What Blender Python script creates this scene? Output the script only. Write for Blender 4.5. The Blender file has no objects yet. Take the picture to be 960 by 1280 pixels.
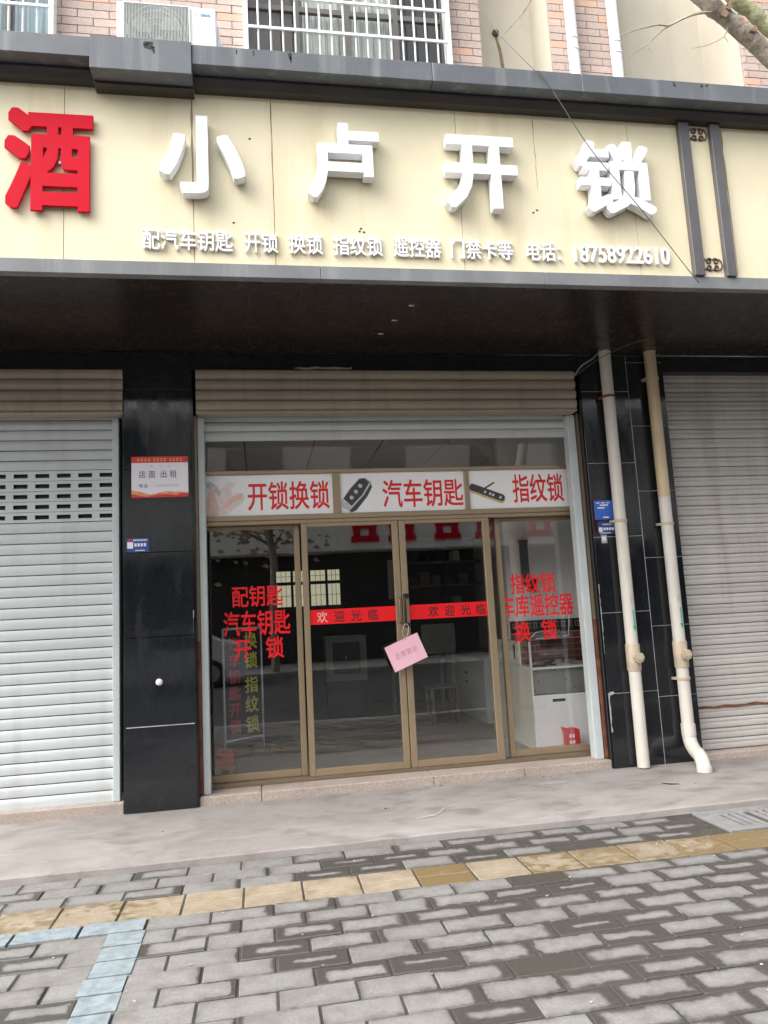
import bpy, math, random
from mathutils import Vector, Matrix
random.seed(7)
sc = bpy.context.scene
COL = sc.collection
R = math.radians

# ------------------------------------------------------------------ camera
def camera():
    f, yaw, pitch, roll = 925.0, R(9.7845), R(7.7359), R(-2.9943)
    fwd = Vector((math.sin(yaw)*math.cos(pitch), math.cos(yaw)*math.cos(pitch), math.sin(pitch)))
    right = Vector((math.cos(yaw), -math.sin(yaw), 0)); up = right.cross(fwd)
    r2 = right*math.cos(roll) + up*math.sin(roll); u2 = r2.cross(fwd)
    c = bpy.data.cameras.new('camera'); o = bpy.data.objects.new('camera', c); COL.objects.link(o)
    m = Matrix((r2, u2, -fwd)).transposed().to_4x4(); m.translation = Vector((0, -6.08, 1.402))
    o.matrix_world = m
    c.sensor_fit = 'VERTICAL'; c.sensor_height = 36; c.lens = 36*f/1280
    c.clip_start = .05; c.clip_end = 2000
    sc.camera = o
camera()

# ------------------------------------------------------------------ world, sun, exposure
SUN_EL, SUN_AZ = R(50), R(248)          # azimuth clockwise from +Y (north); light comes from the street side, well to the left
w = bpy.data.worlds.new('World'); sc.world = w; w.use_nodes = True
nt = w.node_tree; bg = nt.nodes['Background']
sky = nt.nodes.new('ShaderNodeTexSky'); sky.sky_type = 'NISHITA'; sky.sun_disc = False
sky.sun_elevation = SUN_EL; sky.sun_rotation = SUN_AZ; sky.dust_density = 6; sky.air_density = 1.2; sky.ozone_density = 1
hs = nt.nodes.new('ShaderNodeHueSaturation'); hs.inputs['Saturation'].default_value = .22
nt.links.new(sky.outputs[0], hs.inputs['Color']); nt.links.new(hs.outputs[0], bg.inputs[0]); bg.inputs[1].default_value = .15
sl = bpy.data.lights.new('sun', 'SUN'); sl.energy = .9; sl.angle = R(60); sl.color = (1, .965, .92)
so = bpy.data.objects.new('sun', sl); COL.objects.link(so)
sd = Vector((math.sin(SUN_AZ)*math.cos(SUN_EL), math.cos(SUN_AZ)*math.cos(SUN_EL), math.sin(SUN_EL)))
so.rotation_euler = sd.to_track_quat('Z', 'Y').to_euler(); so.location = (0, -10, 20)
vs = sc.view_settings; vs.view_transform = 'Standard'; vs.look = 'None'; vs.gamma = 1; vs.use_curve_mapping = False
vs.exposure = 1.4
sc.cycles.max_bounces = 10; sc.cycles.transparent_max_bounces = 16; sc.cycles.use_denoising = True

# ------------------------------------------------------------------ materials
M = {}
def nodes(name, rough=.5, metal=0., spec=.5):
    m = bpy.data.materials.new(name); m.use_nodes = True; t = m.node_tree; b = t.nodes['Principled BSDF']
    b.inputs['Roughness'].default_value = rough; b.inputs['Metallic'].default_value = metal
    b.inputs['Specular IOR Level'].default_value = spec
    M[name] = m
    return m, t, b
def N(t, kind, **kw):
    n = t.nodes.new('ShaderNode'+kind)
    for k, v in kw.items():
        if k in n.inputs.keys(): n.inputs[k].default_value = v
        else: setattr(n, k, v)
    return n
def L(t, a, b): t.links.new(a, b)
def ramp(t, fac, stops):
    r = t.nodes.new('ShaderNodeValToRGB'); e = r.color_ramp.elements
    while len(e) < len(stops): e.new(.5)
    for i, (p, c) in enumerate(stops):
        e[i].position = p; e[i].color = (*c, 1) if len(c) == 3 else c
    L(t, fac, r.inputs[0]); return r
def mixc(t, fac, a, b, mode='MIX'):
    n = t.nodes.new('ShaderNodeMix'); n.data_type = 'RGBA'; n.blend_type = mode
    for s, v in ((0, fac), (6, a), (7, b)):
        if hasattr(v, 'is_linked'): L(t, v, n.inputs[s])
        elif s == 0: n.inputs[0].default_value = v
        else: n.inputs[s].default_value = (*v, 1)
    return n.outputs[2]
def math_(t, op, a, b=None, c=None):
    n = t.nodes.new('ShaderNodeMath'); n.operation = op
    for i, v in enumerate((a, b, c)):
        if v is None: continue
        if hasattr(v, 'is_linked'): L(t, v, n.inputs[i])
        else: n.inputs[i].default_value = v
    return n.outputs[0]
def wpos(t, scale=(1, 1, 1), obj=False):
    g = N(t, 'TexCoord').outputs['Object'] if obj else N(t, 'NewGeometry').outputs['Position']
    mp = N(t, 'Mapping'); mp.inputs['Scale'].default_value = scale; L(t, g, mp.inputs[0]); return mp.outputs[0]
def noise(t, vec, scale, detail=4, rough=.6):
    n = N(t, 'TexNoise', Scale=scale, Detail=detail, Roughness=rough); L(t, vec, n.inputs['Vector']); return n.outputs['Fac']
def pmat(name, col, rough=.5, metal=0., var=.12, scale=3., fine=0., streak=None, bump=0., bscale=60., spec=.5, rnd=0., rvar=.1):
    """surface with blotchy colour, optional vertical streak stains, fine speckle, bump"""
    m, t, b = nodes(name, rough, metal, spec)
    n1 = noise(t, wpos(t), scale, 5)
    lo = tuple(c*(1-var) for c in col); hi = tuple(min(1, c*(1+var)) for c in col)
    c = ramp(t, n1, [(.3, lo), (.7, hi)]).outputs[0]
    if rnd:
        oi = N(t, 'ObjectInfo').outputs['Random']
        v = math_(t, 'MULTIPLY_ADD', oi, 2*rnd, 1-rnd); hv = N(t, 'HueSaturation'); L(t, c, hv.inputs['Color']); L(t, v, hv.inputs['Value']); c = hv.outputs[0]
    if fine:
        n2 = noise(t, wpos(t), 220, 2); f2 = ramp(t, n2, [(.35, (1-fine,)*3), (.65, (1+fine,)*3)]).outputs[0]
        c = mixc(t, 1., c, f2, 'MULTIPLY')
    if streak:
        scol, amt, sc_ = streak
        ns = noise(t, wpos(t, (sc_, sc_, sc_*.06)), 1.0, 5, .65)
        n3 = noise(t, wpos(t), 1.3, 3)
        fs = ramp(t, ns, [(.52, (0, 0, 0)), (.72, (1, 1, 1))]).outputs[0]
        fs = math_(t, 'MULTIPLY', math_(t, 'MULTIPLY', fs, n3), amt*2)
        c = mixc(t, fs, c, scol)
    L(t, c, b.inputs['Base Color'])
    if rvar:
        n4 = noise(t, wpos(t), 7, 4); rr = math_(t, 'MULTIPLY_ADD', n4, 2*rvar, rough-rvar); L(t, rr, b.inputs['Roughness'])
    if bump:
        n5 = noise(t, wpos(t), bscale, 4); bp = N(t, 'Bump', Strength=bump, Distance=.01); L(t, n5, bp.inputs['Height']); L(t, bp.outputs[0], b.inputs['Normal'])
    return m

pmat('cream', (.79, .715, .50), .42, var=.06, scale=1.6, streak=((.58, .43, .22), .34, 4.), rvar=.06)
pmat('white_letter', (.86, .87, .90), .35, var=.03, scale=6, streak=((.5, .5, .5), .08, 20.))
pmat('red_letter', (.60, .002, .020), .6, var=.03, spec=.15)
pmat('coping', (.115, .127, .142), .5, var=.18, scale=2.5, streak=((.30, .31, .31), .6, 7.), rvar=.12)
pmat('trim', (.19, .195, .205), .45, var=.18, scale=2.5, streak=((.36, .36, .36), .4, 7.), rvar=.1)
pmat('moulding', (.036, .030, .028), .38, var=.2)
pmat('post', (.105, .10, .105), .42, var=.15)
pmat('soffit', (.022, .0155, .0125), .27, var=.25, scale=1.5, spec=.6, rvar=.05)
pmat('seam', (.30, .24, .15), .8, var=.2)
pmat('ornament', (.085, .035, .04), .5)
def granite():
    m, t, b = nodes('granite', .1, 0, .6)
    n = noise(t, wpos(t), 260, 2); c = ramp(t, n, [(.42, (.006, .007, .009)), (.74, (.022, .026, .031))]).outputs[0]
    dirt = noise(t, wpos(t, (6, 6, 1.2)), 1, 5, .7); df = ramp(t, dirt, [(.58, (0, 0, 0)), (.8, (.35, .35, .35))]).outputs[0]
    L(t, mixc(t, df, c, (.07, .068, .062)), b.inputs['Base Color'])
    rr = ramp(t, dirt, [(.4, (.05,)*3), (.75, (.22,)*3)]).outputs[0]; L(t, rr, b.inputs['Roughness'])
    w2 = noise(t, wpos(t), 3.0, 2); bp = N(t, 'Bump', Strength=.05, Distance=.02); L(t, w2, bp.inputs['Height']); L(t, bp.outputs[0], b.inputs['Normal'])
granite()
pmat('grout', (.46, .46, .45), .8, var=.3, scale=8)
pmat('chip', (.36, .355, .34), .9, var=.2, scale=20)
pmat('rust', (.16, .055, .028), .85, var=.5, scale=9, bump=.4)
pmat('shutter_white', (.53, .565, .57), .42, var=.05, scale=1.5, streak=((.36, .335, .29), .34, 5.), rnd=.04)
pmat('hood', (.33, .275, .215), .45, var=.10, scale=2, streak=((.16, .12, .085), .35, 9.), rnd=.04)
pmat('shutter_grey', (.47, .445, .415), .45, var=.10, scale=2, streak=((.22, .17, .13), .45, 5.), rnd=.05, bump=.05)
pmat('guide', (.52, .57, .57), .4, var=.08, streak=((.3, .28, .25), .3, 10.))
pmat('bronze', (.33, .255, .165), .36, .35, var=.08, scale=4, rvar=.08)
pmat('bronze_dark', (.22, .17, .115), .4, .35, var=.08, scale=4)
pmat('panel_white', (.88, .88, .87), .35, var=.02)
pmat('print_red', (.72, .012, .016), .45, var=.03)
pmat('vinyl_red', (.80, .006, .012), .4, var=.03)
pmat('vinyl_black', (.02, .012, .012), .5, var=.1)
pmat('vinyl_pale', (.72, .42, .36), .5, var=.25, scale=60)
pmat('print_dark', (.045, .045, .05), .4, var=.3, scale=30)
pmat('print_silver', (.55, .55, .56), .4, var=.2, scale=40)
pmat('print_gold', (.62, .45, .2), .4, var=.2, scale=40)
pmat('print_skin', (.80, .52, .47), .5, var=.12, scale=18)
pmat('print_skin_pale', (.80, .69, .66), .5, var=.08, scale=18)
def stone(name, base, dark, pale):
    m, t, b = nodes(name, .75)
    n = noise(t, wpos(t), 130, 3, .7); c = ramp(t, n, [(.32, dark), (.5, base), (.68, pale)]).outputs[0]
    n2 = noise(t, wpos(t), 4, 5); f = ramp(t, n2, [(.45, (0, 0, 0)), (.75, (.45,)*3)]).outputs[0]
    L(t, mixc(t, f, c, tuple(x*.55 for x in base)), b.inputs['Base Color'])
    bp = N(t, 'Bump', Strength=.25, Distance=.004); L(t, n, bp.inputs['Height']); L(t, bp.outputs[0], b.inputs['Normal'])
stone('step_stone', (.40, .33, .285), (.23, .18, .15), (.52, .46, .41))
def concrete():
    m, t, b = nodes('concrete', .8)
    n1 = noise(t, wpos(t, (.8, 1.5, 1)), 1.5, 8, .66); c = ramp(t, n1, [(.3, (.215, .192, .177)), (.48, (.28, .256, .24)), (.66, (.335, .312, .297))]).outputs[0]
    n2 = noise(t, wpos(t, (1, 1.6, 1)), 2.7, 7, .7); f = ramp(t, n2, [(.50, (0, 0, 0)), (.66, (.75,)*3)]).outputs[0]
    c = mixc(t, f, c, (.165, .145, .128))
    n3 = noise(t, wpos(t, (.6, 2.2, 1)), 3.3, 6, .7); f3 = ramp(t, n3, [(.62, (0, 0, 0)), (.72, (.5,)*3)]).outputs[0]
    c = mixc(t, f3, c, (.45, .435, .42))
    n4 = noise(t, wpos(t), 160, 3); c = mixc(t, 1., c, ramp(t, n4, [(.3, (.88,)*3), (.7, (1.08,)*3)]).outputs[0], 'MULTIPLY')
    L(t, c, b.inputs['Base Color']); L(t, ramp(t, n2, [(.4, (.78,)*3), (.7, (.5,)*3)]).outputs[0], b.inputs['Roughness'])
    bp = N(t, 'Bump', Strength=.25, Distance=.01); L(t, n4, bp.inputs['Height']); L(t, bp.outputs[0], b.inputs['Normal'])
concrete()
def paver(name, dry_lo, dry_hi, wet, hx, hy, bias, dw=1., na=.06):
    """block that dries from the middle: dark wet margin with a wandering outline, some blocks wholly wet or wholly dry"""
    m, t, b = nodes(name, .75)
    tc = N(t, 'TexCoord').outputs['Object']; sx = N(t, 'SeparateXYZ'); L(t, tc, sx.inputs[0])
    wn = N(t, 'TexWhiteNoise', noise_dimensions='1D'); L(t, math_(t, 'MULTIPLY', N(t, 'ObjectInfo').outputs['Random'], 137.), wn.inputs['W'])
    ws_ = N(t, 'SeparateColor'); L(t, wn.outputs['Color'], ws_.inputs[0])
    ox = math_(t, 'MULTIPLY_ADD', ws_.outputs[0], .06, -.03); oy = math_(t, 'MULTIPLY_ADD', ws_.outputs[1], .02, -.01)   # each block drains its own way
    dx = math_(t, 'SUBTRACT', hx, math_(t, 'ABSOLUTE', math_(t, 'ADD', sx.outputs[0], ox))); dy = math_(t, 'SUBTRACT', hy, math_(t, 'ABSOLUTE', math_(t, 'ADD', sx.outputs[1], oy)))
    d = math_(t, 'SMOOTH_MIN', dx, dy, .02)
    P = wpos(t); n1 = noise(t, P, 17, 5, .65); n2 = noise(t, P, .85, 3, .5); n3 = noise(t, P, 70, 4, .7)
    oi = N(t, 'ObjectInfo').outputs['Random']
    ps = N(t, 'SeparateXYZ'); L(t, P, ps.inputs[0])
    dryness = math_(t, 'MULTIPLY_ADD', ps.outputs[0], -.008, bias)                    # the pavement dries first at the west end
    o3 = math_(t, 'POWER', oi, 4.)
    thr = math_(t, 'SUBTRACT', math_(t, 'MULTIPLY_ADD', n2, .11, math_(t, 'MULTIPLY', o3, .07)), dryness)
    v = math_(t, 'SUBTRACT', math_(t, 'MULTIPLY_ADD', n1, na, math_(t, 'MULTIPLY', d, dw)), thr)
    soft = math_(t, 'MULTIPLY_ADD', ws_.outputs[2], .032, .003)
    mr = N(t, 'MapRange', interpolation_type='SMOOTHSTEP'); L(t, v, mr.inputs['Value']); mr.inputs['From Min'].default_value = 0; L(t, soft, mr.inputs['From Max'])
    dryf = mr.outputs[0]
    dc = ramp(t, n3, [(.25, dry_lo), (.7, dry_hi)]).outputs[0]
    nb_ = noise(t, P, 9, 5, .7); dc = mixc(t, ramp(t, nb_, [(.45, (0, 0, 0)), (.72, (.8,)*3)]).outputs[0], dc, tuple(x*k for x, k in zip(dry_lo, (.80, .74, .66))))
    mg = N(t, 'MapRange', interpolation_type='SMOOTHSTEP'); L(t, v, mg.inputs['Value']); mg.inputs['From Min'].default_value = .0; mg.inputs['From Max'].default_value = .055
    dc = mixc(t, math_(t, 'MULTIPLY', math_(t, 'SUBTRACT', 1., mg.outputs[0]), .55), dc, tuple(x*.62 for x in dry_lo))
    hv = N(t, 'HueSaturation'); L(t, dc, hv.inputs['Color']); L(t, math_(t, 'MULTIPLY_ADD', oi, .16, .92), hv.inputs['Value'])
    wc = ramp(t, n3, [(.25, tuple(x*.7 for x in wet)), (.7, tuple(x*1.2 for x in wet))]).outputs[0]
    L(t, mixc(t, dryf, wc, hv.outputs[0]), b.inputs['Base Color'])
    L(t, math_(t, 'MULTIPLY_ADD', dryf, .36, .42), b.inputs['Roughness'])
    bp = N(t, 'Bump', Strength=.35, Distance=.004); L(t, n3, bp.inputs['Height']); L(t, bp.outputs[0], b.inputs['Normal'])
paver('paver', (.160, .155, .150), (.232, .225, .217), (.060, .055, .048), .15, .0725, .036)
paver('tactile', (.26, .212, .145), (.34, .285, .215), (.175, .125, .06), .15, .143, .030, .10, .10)
pmat('bed', (.05, .046, .04), .75, var=.4, scale=5, bump=.3)
pmat('blue_paint', (.20, .238, .255), .7, var=.25, scale=22, fine=.12, bump=.3)
pmat('kerb', (.33, .32, .30), .8, var=.2, bump=.2)
pmat('asphalt', (.05, .05, .05), .85, var=.3, scale=1.5, fine=.3, bump=.4, bscale=150)
pmat('drain', (.20, .198, .198), .7, var=.15, scale=9, fine=.1)
pmat('drain_dark', (.02, .02, .02), .9)
def brickmat():
    m, t, b = nodes('brick', .8)
    oi = N(t, 'ObjectInfo').outputs['Random']
    c = ramp(t, oi, [(0., (.49, .39, .34)), (.45, (.54, .43, .38)), (.80, (.50, .39, .34)), (.93, (.62, .40, .30))])
    c.color_ramp.interpolation = 'CONSTANT'
    n = noise(t, wpos(t), 45, 4); L(t, mixc(t, 1., c.outputs[0], ramp(t, n, [(.3, (.88,)*3), (.7, (1.1,)*3)]).outputs[0], 'MULTIPLY'), b.inputs['Base Color'])
brickmat()
pmat('mortar', (.37, .305, .27), .9, var=.15)
pmat('plaster', (.55, .51, .425), .85, var=.07, scale=1.5, streak=((.42, .36, .26), .35, 4.))
pmat('pipe_white', (.62, .585, .53), .4, var=.08, scale=3, streak=((.42, .31, .18), .4, 11.))
pmat('pipe_old', (.56, .44, .28), .45, var=.10, scale=3, streak=((.45, .32, .17), .3, 9.))
pmat('pipe_fit', (.50, .42, .31), .45, var=.15, scale=12)
pmat('white_metal', (.84, .85, .86), .35, var=.04)
pmat('ac_white', (.82, .83, .83), .4, var=.03, scale=2)
pmat('ac_dark', (.10, .11, .10), .6, var=.3)
pmat('ac_bar', (.62, .65, .62), .5)
pmat('logo_blue', (.12, .30, .55), .4)
pmat('curtain', (.50, .52, .48), .9, var=.25, scale=3)
pmat('curtain_blue', (.34, .45, .50), .9, var=.25, scale=3)
pmat('screen_brown', (.09, .065, .05), .8)
pmat('window_frame', (.16, .15, .14), .5)
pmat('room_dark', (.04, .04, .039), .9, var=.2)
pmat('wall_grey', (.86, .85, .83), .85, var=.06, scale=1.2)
pmat('ceiling_tile', (.82, .78, .77), .8, var=.05)
pmat('floor_tile', (.31, .285, .26), .45, var=.12, scale=2)
pmat('steel', (.45, .46, .46), .3, .6)
pmat('cabinet_cream', (.74, .72, .61), .5, var=.05)
pmat('cabinet_white', (.86, .86, .86), .4, var=.03)
pmat('wood', (.20, .125, .07), .6, var=.25, scale=8)
pmat('black', (.012, .012, .013), .4)
pmat('dark_blue', (.03, .05, .09), .6)
pmat('red_plastic', (.62, .03, .04), .4, var=.15, scale=15)
pmat('red_dull', (.32, .05, .045), .6, var=.2, scale=12)
pmat('grey_case', (.30, .31, .30), .5)
pmat('yellow_led', (.74, .72, .14), .6, var=.3, scale=50)
pmat('red_led', (.55, .07, .08), .6, var=.3, scale=50)
pmat('pink_card', (.80, .47, .55), .6, var=.03)
pmat('card_text', (.48, .20, .28), .6)
pmat('brass', (.45, .33, .14), .35, .7)
pmat('cord', (.55, .50, .40), .8)
pmat('wire_grey', (.10, .095, .09), .6)
pmat('wire_pale', (.45, .43, .38), .6)
pmat('paper', (.76, .73, .78), .6, var=.02)
pmat('ink', (.05, .05, .06), .7)
pmat('ink_pale', (.42, .42, .52), .7)
pmat('poster_red', (.60, .03, .04), .5)
pmat('poster_orange', (.72, .28, .12), .5, var=.25, scale=25)
pmat('poster_yellow', (.75, .45, .08), .5)
pmat('sticker_blue', (.035, .13, .50), .4, var=.1, scale=40)
pmat('sticker_navy', (.03, .06, .24), .4, var=.1, scale=40)
pmat('sticker_white', (.72, .74, .78), .5)
pmat('green_mark', (.03, .35, .26), .5)
pmat('stain', (.24, .18, .11), .9, var=.3, scale=12)
pmat('dark_stain', (.05, .048, .042), .9, var=.3, scale=20)
def bark(name, a, b_, c):
    m, t, b = nodes(name, .85)
    n = noise(t, wpos(t), 16, 5, .7); L(t, ramp(t, n, [(.32, a), (.5, b_), (.7, c)]).outputs[0], b.inputs['Base Color'])
    bp = N(t, 'Bump', Strength=.8, Distance=.02); L(t, n, bp.inputs['Height']); L(t, bp.outputs[0], b.inputs['Normal'])
bark('bark', (.17, .13, .10), (.30, .26, .21), (.42, .37, .30))
bark('bark_green', (.26, .26, .14), (.38, .40, .24), (.46, .47, .33))
pmat('bark_flake', (.24, .165, .115), .9, var=.4, scale=30)
pmat('twig', (.40, .34, .25), .85, var=.3, scale=20)
pmat('opp_wall', (.42, .40, .37), .8, var=.1)
pmat('opp_sign', (.88, .88, .83), .6, var=.05)
pmat('car_white', (.75, .76, .77), .2, var=.02)
pmat('rubber', (.02, .02, .02), .8)
pmat('car_glass', (.02, .025, .03), .08)
def brickprint():
    m, t, b = nodes('brick_paper', .6)
    tx = N(t, 'TexBrick', Scale=1.0); tx.inputs['Brick Width'].default_value = .2; tx.inputs['Row Height'].default_value = .062; tx.inputs['Mortar Size'].default_value = .006
    tx.inputs['Color1'].default_value = (.30, .075, .04, 1); tx.inputs['Color2'].default_value = (.22, .05, .03, 1); tx.inputs['Mortar'].default_value = (.40, .30, .24, 1)
    g = N(t, 'NewGeometry'); s = N(t, 'SeparateXYZ'); L(t, g.outputs['Position'], s.inputs[0]); cm = N(t, 'CombineXYZ'); L(t, math_(t, 'ADD', s.outputs[0], s.outputs[1]), cm.inputs[0]); L(t, s.outputs[2], cm.inputs[1])
    L(t, cm.outputs[0], tx.inputs['Vector']); L(t, tx.outputs['Color'], b.inputs['Base Color'])
brickprint()
def glassmat(name, tint, f0=.04, rough=0.):
    m = bpy.data.materials.new(name); m.use_nodes = True; t = m.node_tree; t.nodes.remove(t.nodes['Principled BSDF'])
    tr = N(t, 'BsdfTransparent'); tr.inputs[0].default_value = (*tint, 1); gl = N(t, 'BsdfGlossy'); gl.inputs['Roughness'].default_value = rough
    g = N(t, 'NewGeometry'); dt = N(t, 'VectorMath', operation='DOT_PRODUCT'); L(t, g.outputs['Normal'], dt.inputs[0]); L(t, g.outputs['Incoming'], dt.inputs[1])
    q = math_(t, 'POWER', math_(t, 'SUBTRACT', 1., math_(t, 'ABSOLUTE', dt.outputs['Value'])), 5.)
    fr = math_(t, 'MULTIPLY_ADD', q, 1-f0, f0); mx = N(t, 'MixShader'); L(t, fr, mx.inputs[0]); L(t, tr.outputs[0], mx.inputs[1]); L(t, gl.outputs[0], mx.inputs[2])
    nn = noise(t, wpos(t), 1.3, 1); bp = N(t, 'Bump', Strength=.012, Distance=.05); L(t, nn, bp.inputs['Height']); L(t, bp.outputs[0], gl.inputs['Normal'])
    L(t, mx.outputs[0], t.nodes['Material Output'].inputs[0]); M[name] = m
glassmat('glass', (.985, .99, .988), .072)
glassmat('glass_thin', (.97, .98, .98), .04)
def lit(name, col, s):
    m, t, b = nodes(name, .6); b.inputs['Base Color'].default_value = (*col, 1); b.inputs['Emission Color'].default_value = (*col, 1); b.inputs['Emission Strength'].default_value = s
lit('lit_pane', (.75, .72, .50), .22)

# ------------------------------------------------------------------ mesh helpers
def link(name, me, mat, parent=None, smooth=False):
    o = bpy.data.objects.new(name, me); COL.objects.link(o)
    if mat and not me.materials: me.materials.append(M[mat])
    if parent: o.parent = parent
    if smooth:
        for p in me.polygons: p.use_smooth = True
    return o
def empty(name, label, cat, group=None, loc=(0, 0, 0)):
    o = bpy.data.objects.new(name, None); COL.objects.link(o); o.location = loc; o.empty_display_size = .1
    return tag(o, label, cat, group)
def tag(o, label, cat, group=None):
    o['label'] = label; o['category'] = cat
    if group: o['group'] = group
    return o
def structure(o): o['kind'] = 'structure'; return o
class MB:
    def __init__(s): s.v = []; s.f = []
    def box(s, x0, x1, y0, y1, z0, z1, bev=0.):
        n = len(s.v)
        if bev:
            e = bev; pts = []
            for (a, b, c) in ((0, 0, 0), (1, 0, 0), (1, 1, 0), (0, 1, 0), (0, 0, 1), (1, 0, 1), (1, 1, 1), (0, 1, 1)):
                X = (x0, x1)[a]; Y = (y0, y1)[b]; Z = (z0, z1)[c]; dx = e*(1-2*a); dy = e*(1-2*b); dz = e*(1-2*c)
                pts += [(X, Y+dy, Z+dz), (X+dx, Y, Z+dz), (X+dx, Y+dy, Z)]
            s.v += pts; I = lambda k, ax: n+3*k+ax
            for ax, q in ((2, (0, 3, 2, 1)), (2, (4, 5, 6, 7)), (1, (0, 1, 5, 4)), (1, (2, 3, 7, 6)), (0, (1, 2, 6, 5)), (0, (3, 0, 4, 7))):
                s.f.append(tuple(I(k, ax) for k in q))
            for a, b, p, q in ((0, 1, 1, 2), (3, 2, 1, 2), (4, 5, 1, 2), (7, 6, 1, 2), (0, 3, 0, 2), (1, 2, 0, 2), (4, 7, 0, 2), (5, 6, 0, 2), (0, 4, 0, 1), (1, 5, 0, 1), (2, 6, 0, 1), (3, 7, 0, 1)):
                s.f.append((I(a, p), I(b, p), I(b, q), I(a, q)))
            for k in range(8): s.f.append((I(k, 0), I(k, 1), I(k, 2)))
        else:
            s.v += [(x0, y0, z0), (x1, y0, z0), (x1, y1, z0), (x0, y1, z0), (x0, y0, z1), (x1, y0, z1), (x1, y1, z1), (x0, y1, z1)]
            s.f += [tuple(n+k for k in q) for q in ((0, 3, 2, 1), (4, 5, 6, 7), (0, 1, 5, 4), (2, 3, 7, 6), (1, 2, 6, 5), (3, 0, 4, 7))]
        return s
    def prism(s, poly, a0, a1, axis='y'):
        """poly of (u,v); axis y: (x,z) extruded in y; axis x: (y,z) extruded in x; axis z: (x,y) extruded in z"""
        n = len(s.v); k = len(poly)
        for a in (a0, a1):
            for u, v in poly:
                s.v.append((u, a, v) if axis == 'y' else (a, u, v) if axis == 'x' else (u, v, a))
        s.f.append(tuple(range(n, n+k))); s.f.append(tuple(range(n+2*k-1, n+k-1, -1)))
        for i in range(k): j = (i+1) % k; s.f.append((n+i, n+k+i, n+k+j, n+j))
        return s
    def tube(s, pts, r, seg=8, cap=True):
        pts = [Vector(p) for p in pts]; rs = r if isinstance(r, (list, tuple)) else [r]*len(pts); n0 = len(s.v); up = None
        for i, p in enumerate(pts):
            d = (pts[min(i+1, len(pts)-1)]-pts[max(i-1, 0)]).normalized()
            if up is None: up = d.orthogonal().normalized()
            up = (up - d*up.dot(d)); up = up.normalized() if up.length > 1e-6 else d.orthogonal().normalized()
            v = d.cross(up)
            for k in range(seg):
                a = 2*math.pi*k/seg; s.v.append(tuple(p + (up*math.cos(a)+v*math.sin(a))*rs[i]))
        for i in range(len(pts)-1):
            for k in range(seg):
                a = n0+i*seg+k; b = n0+i*seg+(k+1) % seg; s.f.append((a, b, b+seg, a+seg))
        if cap: s.f.append(tuple(range(n0+seg-1, n0-1, -1))); e = n0+(len(pts)-1)*seg; s.f.append(tuple(range(e, e+seg)))
        return s
    def mesh(s, name='m'):
        me = bpy.data.meshes.new(name); me.from_pydata(s.v, [], s.f); me.validate()
        import bmesh
        b = bmesh.new(); b.from_mesh(me); bmesh.ops.recalc_face_normals(b, faces=b.faces); b.to_mesh(me); b.free(); return me
    def build(s, name, mat, parent=None, smooth=False): return link(name, s.mesh(name), mat, parent, smooth)
def box(name, mat, parent, x0, x1, y0, y1, z0, z1, bev=0.): return MB().box(x0, x1, y0, y1, z0, z1, bev).build(name, mat, parent)
def smooth_by_angle(o, deg=35):
    me = o.data
    for p in me.polygons: p.use_smooth = True
    me.set_sharp_from_angle(angle=R(deg))
    return o
def catm(p, n=8):
    p = [Vector(q) for q in p]; out = []
    for i in range(len(p)-1):
        a, b, c, d = p[max(i-1, 0)], p[i], p[i+1], p[min(i+2, len(p)-1)]
        for k in range(n):
            t = k/n; out.append(.5*((2*b)+(-a+c)*t+(2*a-5*b+4*c-d)*t*t+(-a+3*b-3*c+d)*t**3))
    return out+[p[-1]]
_glyph = {}
def glyph_mesh(ch):
    if ch not in _glyph:
        c = bpy.data.curves.new('t', 'FONT'); c.body = ch; c.size = 1; c.resolution_u = 3
        o = bpy.data.objects.new('t', c); me = bpy.data.meshes.new_from_object(o)
        _glyph[ch] = ([tuple(v.co) for v in me.vertices], [tuple(p.vertices) for p in me.polygons])
        bpy.data.objects.remove(o)
    return _glyph[ch]
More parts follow.
